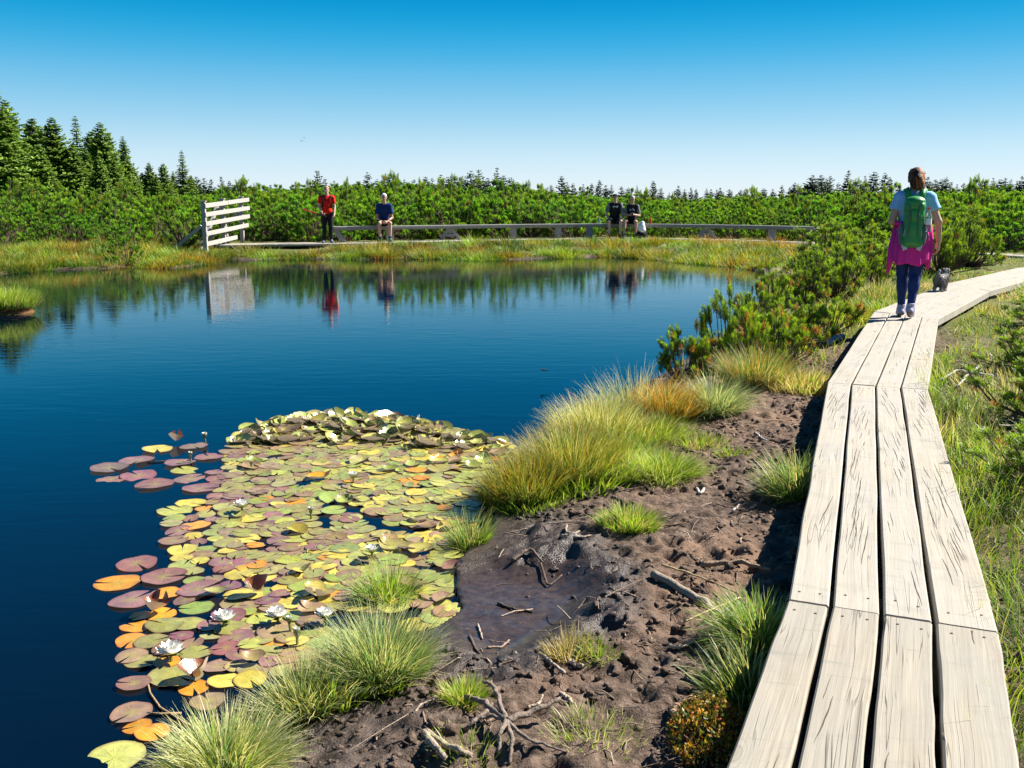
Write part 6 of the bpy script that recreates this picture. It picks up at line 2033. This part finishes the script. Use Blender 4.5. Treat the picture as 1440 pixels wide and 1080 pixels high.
rc = land(712, 1028) + UP * .02
rt = tag(empty('dead_root', rc), 'grey branching dead root lying on the mud at the bottom centre', 'dead root')
for k, (pp, up, r0, r1) in enumerate([([(712, 1028), (690, 1015), (672, 1003), (655, 992)], [.03, .05, .05, .03], .016, .010), ([(712, 1028), (700, 1010), (693, 995), (680, 983)], [.04, .07, .08, .06], .012, .007),
                                      ([(712, 1028), (745, 1022), (788, 1007)], [.03, .045, .06], .016, .009), ([(712, 1030), (705, 1050), (700, 1072)], [.04, .05, .03], .011, .007), ([(712, 1030), (722, 1052), (716, 1075)], [.03, .02, .0], .012, .007),
                                      ([(712, 1030), (690, 1022), (660, 1022)], [.05, .04, .02], .010, .005), ([(712, 1030), (740, 1046), (798, 1058)], [.02, .015, .0], .010, .004), ([(686, 1020), (664, 1030), (652, 1030)], [.05, .03, .01], .009, .006)]):
    P = np.array(gpts(pp, up)) - rc; P[0] = (0, 0, .015) if k < 7 else P[0]
    stick('branch', P, r0 * .72, r1 * .72, 40 + k, rt, (.20, .155, .125))
LOGS = [([(918, 812), (955, 832), (995, 858), (1030, 880)], .018, .019, .014, (.27, .22, .17), 'weathered grey log half sunk in the mud beside the boardwalk', 'log'),
        ([(600, 1033), (620, 1050), (650, 1062), (662, 1068)], .012, .011, .008, (.30, .24, .18), 'forked pale stick at the bottom edge left of the dead root', 'stick'),
        ([(598, 1036), (608, 1052), (628, 1072)], .012, .013, .008, (.33, .26, .20), 'pale broken stick leaning against the bottom edge', 'stick'),
        ([(765, 927), (778, 938), (793, 950)], .012, .007, .006, (.42, .33, .26), 'short straight pale stick below the dry tuft', 'stick'),
        ([(800, 933), (812, 940), (820, 940)], .01, .009, .006, (.45, .36, .28), 'small curved pale chip right of the straight stick', 'stick'),
        ([(788, 978), (800, 986), (803, 990)], .008, .008, .006, (.40, .30, .23), 'tiny pale chip in the middle of the dry mud', 'stick'),
        ([(742, 1000), (757, 995), (763, 982)], .012, .006, .004, (.40, .31, .23), 'bent pale twig between the dead root and the red peat hump', 'stick'),
        ([(975, 985), (945, 1000), (962, 1045)], .012, .012, .008, (.30, .19, .12), 'reddish bent stick beside the heather', 'stick'),
        ([(790, 757), (810, 755), (845, 756)], .014, .009, .005, (.40, .32, .25), 'pale curved twig below the round grass cushion', 'stick'),
        ([(797, 742), (795, 752), (808, 758), (815, 750)], .012, .006, .004, (.34, .27, .21), 'thin looped twig left of the curved one', 'stick'),
        ([(720, 795), (745, 775), (762, 795)], .02, .008, .005, (.16, .11, .08), 'dark bent root arching out of the wet mud', 'stick'),
        ([(760, 795), (767, 820), (772, 828), (790, 812)], .012, .006, .004, (.10, .07, .055), 'black forked twig stuck in the puddle', 'stick'),
        ([(930, 805), (980, 820), (1035, 845)], .035, .005, .003, (.42, .30, .16), 'long yellowish twig lying across the grey log', 'stick'),
        ([(960, 886), (1000, 868), (1040, 850)], .03, .004, .003, (.50, .38, .19), 'straw-coloured stem crossing the end of the log', 'stick'),
        ([(985, 800), (1040, 795), (1085, 808)], .02, .012, .008, (.26, .18, .12), 'brown stick lying towards the boardwalk above the log', 'stick'),
        ([(940, 912), (960, 914), (975, 905)], .01, .007, .004, (.45, .36, .27), 'pale curved twig below the log', 'stick'),
        ([(1000, 917), (1015, 913), (1030, 908)], .02, .010, .010, (.48, .36, .25), 'pale stub of wood beside the leaning tussock', 'stick'),
        ([(980, 690), (985, 698), (990, 690)], .012, .008, .007, (.42, .38, .34), 'white hooked chip on the trampled mud', 'stick'),
        ([(1030, 722), (1035, 718), (1040, 712)], .012, .007, .004, (.50, .42, .36), 'small white chip near the middle of the trampled mud', 'stick'),
        ([(905, 745), (930, 742), (965, 738)], .008, .004, .003, (.28, .16, .10), 'thin red-brown twig right of the round cushion', 'stick'),
        ([(1063, 612), (1070, 618), (1078, 622)], .012, .009, .006, (.40, .36, .33), 'grey splinter on the peat below the pale tussock', 'stick'),
        ([(1015, 598), (1025, 600), (1032, 597)], .01, .010, .006, (.14, .10, .08), 'dark stub of root on the reddish peat', 'stick'),
        ([(672, 880), (676, 892), (678, 900)], .006, .005, .003, (.36, .28, .22), 'short upright twig in the left part of the puddle', 'stick'),
        ([(685, 912), (705, 912), (716, 902)], .006, .005, .003, (.30, .22, .17), 'curved twig in the lower puddle', 'stick'),
        ([(660, 895), (670, 915), (678, 925), (695, 948)], .005, .006, .004, (.10, .075, .06), 'dark wet twig along the lower left shore of the puddle', 'stick'),
        ([(700, 850), (720, 858), (750, 862)], .006, .007, .004, (.09, .065, .05), 'dark stick lying flat in the puddle', 'stick'),
        ([(1395, 540), (1365, 535), (1345, 530), (1320, 545)], .06, .018, .008, (.40, .37, .34), 'grey bleached branch on the ground right of the boardwalk', 'branch'),
        ([(1378, 523), (1360, 535), (1345, 552)], .05, .014, .006, (.42, .39, .36), 'bleached side branch crossing the grey one', 'branch'),
        ([(1372, 618), (1395, 606), (1425, 603)], .04, .010, .006, (.42, .37, .32), 'thin bleached branch at the edge of the shaded pine', 'branch'),
        ([(1165, 487), (1175, 480), (1185, 478)], .04, .035, .03, (.40, .40, .40), 'pale grey stone-like stump on the bank beside the boardwalk', 'stump')]
for k, (pp, up, r0, r1, c, lb, ct) in enumerate(LOGS):
    o = stick('log' if ct == 'log' else ('stump' if ct == 'stump' else 'stick'), gpts(pp, up), r0, r1, 70 + k, None, c)
    tag(o, lb, ct, 'sticks lying on the mud' if ct == 'stick' else None)
# crumbly clods of trampled peat
def ico():
    bm = bmesh.new(); bmesh.ops.create_icosphere(bm, subdivisions=2, radius=1.0)
    v = np.array([q.co[:] for q in bm.verts]); f = np.array([[q.index for q in p.verts] for p in bm.faces]); bm.free()
    return v, f


def clods():
    g = np.random.default_rng(91); iv, if_ = ico(); V, F, n = [], [], 0
    N = 15000; x, y = g.uniform(-.7, 4.3, N), g.uniform(2.2, 9.5, N)
    d = poly_sd(POND, x, y); ok = (d > .12) & (line_d(WALK, x, y) > .34) & (x < walk_x(y) + .3) & ((poly_sd(PUDDLE, x, y) > .02 + .1 * g.random(N)) | (g.random(N) < .10)) & (vnoise(x * 2.2, y * 2.2, 92) + .5 * vnoise(x * 9, y * 9, 93) > .62)
    for a, b in zip(x[ok], y[ok]):
        r = g.uniform(.004, .016) * (1.0 if g.random() < .93 else 1.9); ph = g.uniform(0, 9, 3)
        k = 1 + .35 * np.sin(iv[:, 0] * 3 + ph[0]) * np.sin(iv[:, 1] * 4 + ph[1]) + .22 * np.sin(iv[:, 2] * 7 + ph[2] + iv[:, 0] * 5)
        v = iv * k[:, None] * r * g.uniform(.6, 1.4, 3) * A3(1, 1, .6); z = gz(a, b)
        V.append(v + (a, b, z + r * .1)); F.append(if_ + n); n += len(v)
    print('clods', len(V))
    V = np.concatenate(V)
    wet = np.clip(1 - sstep(poly_sd(PUDDLE, V[:, 0], V[:, 1]), 0, .4) * sstep(poly_sd(POND, V[:, 0], V[:, 1]), .1, .6), 0, 1)
    me = mesh('peat_clods', V, [np.concatenate(F)], [M['ground']], smooth=True, attrs={'wet': wet * .9, 'veg': wet * 0, 'peat': wet * 0 + .2})
    tag(ob('peat_clods', me), 'crumbs and clods of trampled brown peat', 'mud', kind='stuff')


clods()
# litter of fine twigs and chips in the peat: too many to count
g = np.random.default_rng(55)
mb = MB()
n = 0
while n < 900:
    x, y = g.uniform(-.6, 4.2), g.uniform(2.3, 10)
    if poly_sd(POND, np.array([x]), np.array([y]))[0] < .1 or line_d(WALK, np.array([x]), np.array([y]))[0] < .3 or x > walk_x(y) + 1.2: continue
    if poly_sd(PUDDLE, np.array([x]), np.array([y]))[0] < 0 and g.random() < .85: continue
    L = g.uniform(.02, .13) * (1 if g.random() < .9 else 2.2); a = g.uniform(0, 6.28); z = gz(x, y)
    x2, y2 = x + L * math.cos(a), y + L * math.sin(a); z2 = max(gz(x2, y2), z - .03)
    pale = g.random(); c = np.array((.13, .09, .07)) * (1 - pale) + np.array((.40, .31, .23)) * pale
    r = g.uniform(.0016, .0042)
    mid = ((x + x2) / 2 + g.normal(0, .01), (y + y2) / 2 + g.normal(0, .01), max((z + z2) / 2, gz((x + x2) / 2, (y + y2) / 2)) + .004 + abs(g.normal(0, .004)))
    mb.add_ = None
    mb.tube([(x, y, z + .003), mid, (x2, y2, z2 + .003)], [r, r * .9, r * .6], 5, col=c * g.uniform(.7, 1.2), cap=False)
    n += 1
tag(mb.build('twig_litter', [M['drift']], None, True), 'fine twigs and bark chips strewn over the peat', 'twigs', kind='stuff')

# bilberry / heather cushion with orange tips at the boardwalk foot
hp_ = land(1003, 1050)
hb = tag(empty('heather_cushion', hp_), 'low heather cushion with orange and green leaves at the foot of the boardwalk', 'heather')
g = np.random.default_rng(71)
n = 2600
a, q = g.uniform(0, 6.28, n), np.sqrt(g.random(n))
cx, cy = np.cos(a) * q * .13, np.sin(a) * q * .22
zz = gzv(cx + hp_[0], cy + hp_[1]) - hp_[2] + (.075 * np.sqrt(1 - q ** 2) + .02) * g.uniform(.5, 1.1, n) * (.7 + .6 * vnoise(cx * 22, cy * 22, 2))
P = np.stack([cx, cy, zz], 1)
dn = nrmz(g.normal(0, .6, (n, 3)) + UP * .8); wd = nrmz(np.cross(dn, g.normal(size=(n, 3)))) * g.uniform(.0025, .0045, (n, 1)); ln = g.uniform(.010, .019, (n, 1))
V = np.stack([P, P + dn * ln * .5 - wd, P + dn * ln, P + dn * ln * .5 + wd], 1).reshape(-1, 3)
pc = np.array([(.07, .10, .015), (.14, .16, .02), (.46, .20, .02), (.50, .28, .03), (.38, .09, .03), (.60, .45, .25)])[g.choice(6, n, p=[.28, .24, .2, .13, .07, .08])]
ob('leaves', mesh('leaves', V, [np.arange(4 * n).reshape(-1, 4)], [M['leaf']], np.repeat(pc * g.uniform(.7, 1.2, (n, 1)), 4, 0)), hb)
b, f = stems(np.stack([cx * .5, cy * .5, gzv(cx * .5 + hp_[0], cy * .5 + hp_[1]) - hp_[2] - .01], 1)[:500], P[:500], .0018, .001, 0)
ob('stems', mesh('stems', b, [f], [M['bark']], np.tile(A3(.10, .06, .04), (len(b), 1))), hb)

# ------------------------------------------------------------------ small flyers
def bird(x, y, depth, span, lb, roll):
    p = dp(x, y, depth); o = tag(empty('bird', p, .6), lb, 'bird', 'birds in the sky')
    skin_ob('body', [cap((0, -.09, 0), (0, .07, 0), .022, .034, .02), ell((0, .12, .012), (.026, .032, .026), .01), cap((0, -.10, 0), (0, -.19, 0), .018, .03, .01, .3, ax=2), cap((0, .14, .01), (0, .165, .006), .008, .003, .004)], [M['black']], o, .012)
    for s in (-1, 1):
        mb = MB()
        up_ = np.array([s * .5 * span, -.06, .10 + roll * s]); md = np.array([s * .24 * span, .04, .09])
        mb.add([(s * .02, .06, .015), (s * .02, -.06, .015), md + [0, .05, 0], md + [0, -.09, 0], up_, (s * .02, .06, .005), (s * .02, -.06, .005), md + [0, .05, -.008], md + [0, -.09, -.008], up_ - [0, 0, .006]],
               [(0, 1, 3, 2), (5, 7, 8, 6), (0, 2, 7, 5), (1, 6, 8, 3)]); mb.add([md + [0, .05, 0], md + [0, -.09, 0], up_, up_ - [0, 0, .006], md + [0, -.09, -.008], md + [0, .05, -.008]], [(0, 1, 2), (3, 4, 5)])
        mb.build('wing', [M['black']], o)


bird(428, 194, 150, .7, 'higher of two tiny birds in the sky above the person in red', .05)
bird(424.5, 198.5, 150, .6, 'lower and smaller of two tiny birds above the person in red', -.05)
p = gp(764, 521, .12); o = tag(empty('dragonfly', p, 1.2), 'tiny dragonfly hovering just above the open water', 'dragonfly')
mb = MB(); mb.tube([(0, -.055, 0), (0, -.01, .002), (0, .012, .004), (0, .022, .003)], [.0035, .004, .007, .006], 7); mb.build('body', [M['black']], o, True)
for s in (-1, 1):
    for yy in (.012, -.004):
        mb = MB(); mb.add([(0, yy, .006), (s * .03, yy + .011, .012), (s * .055, yy + .004, .014), (s * .03, yy - .004, .012)], [(0, 1, 2, 3)]); mb.build('wing', [M['black']], o)
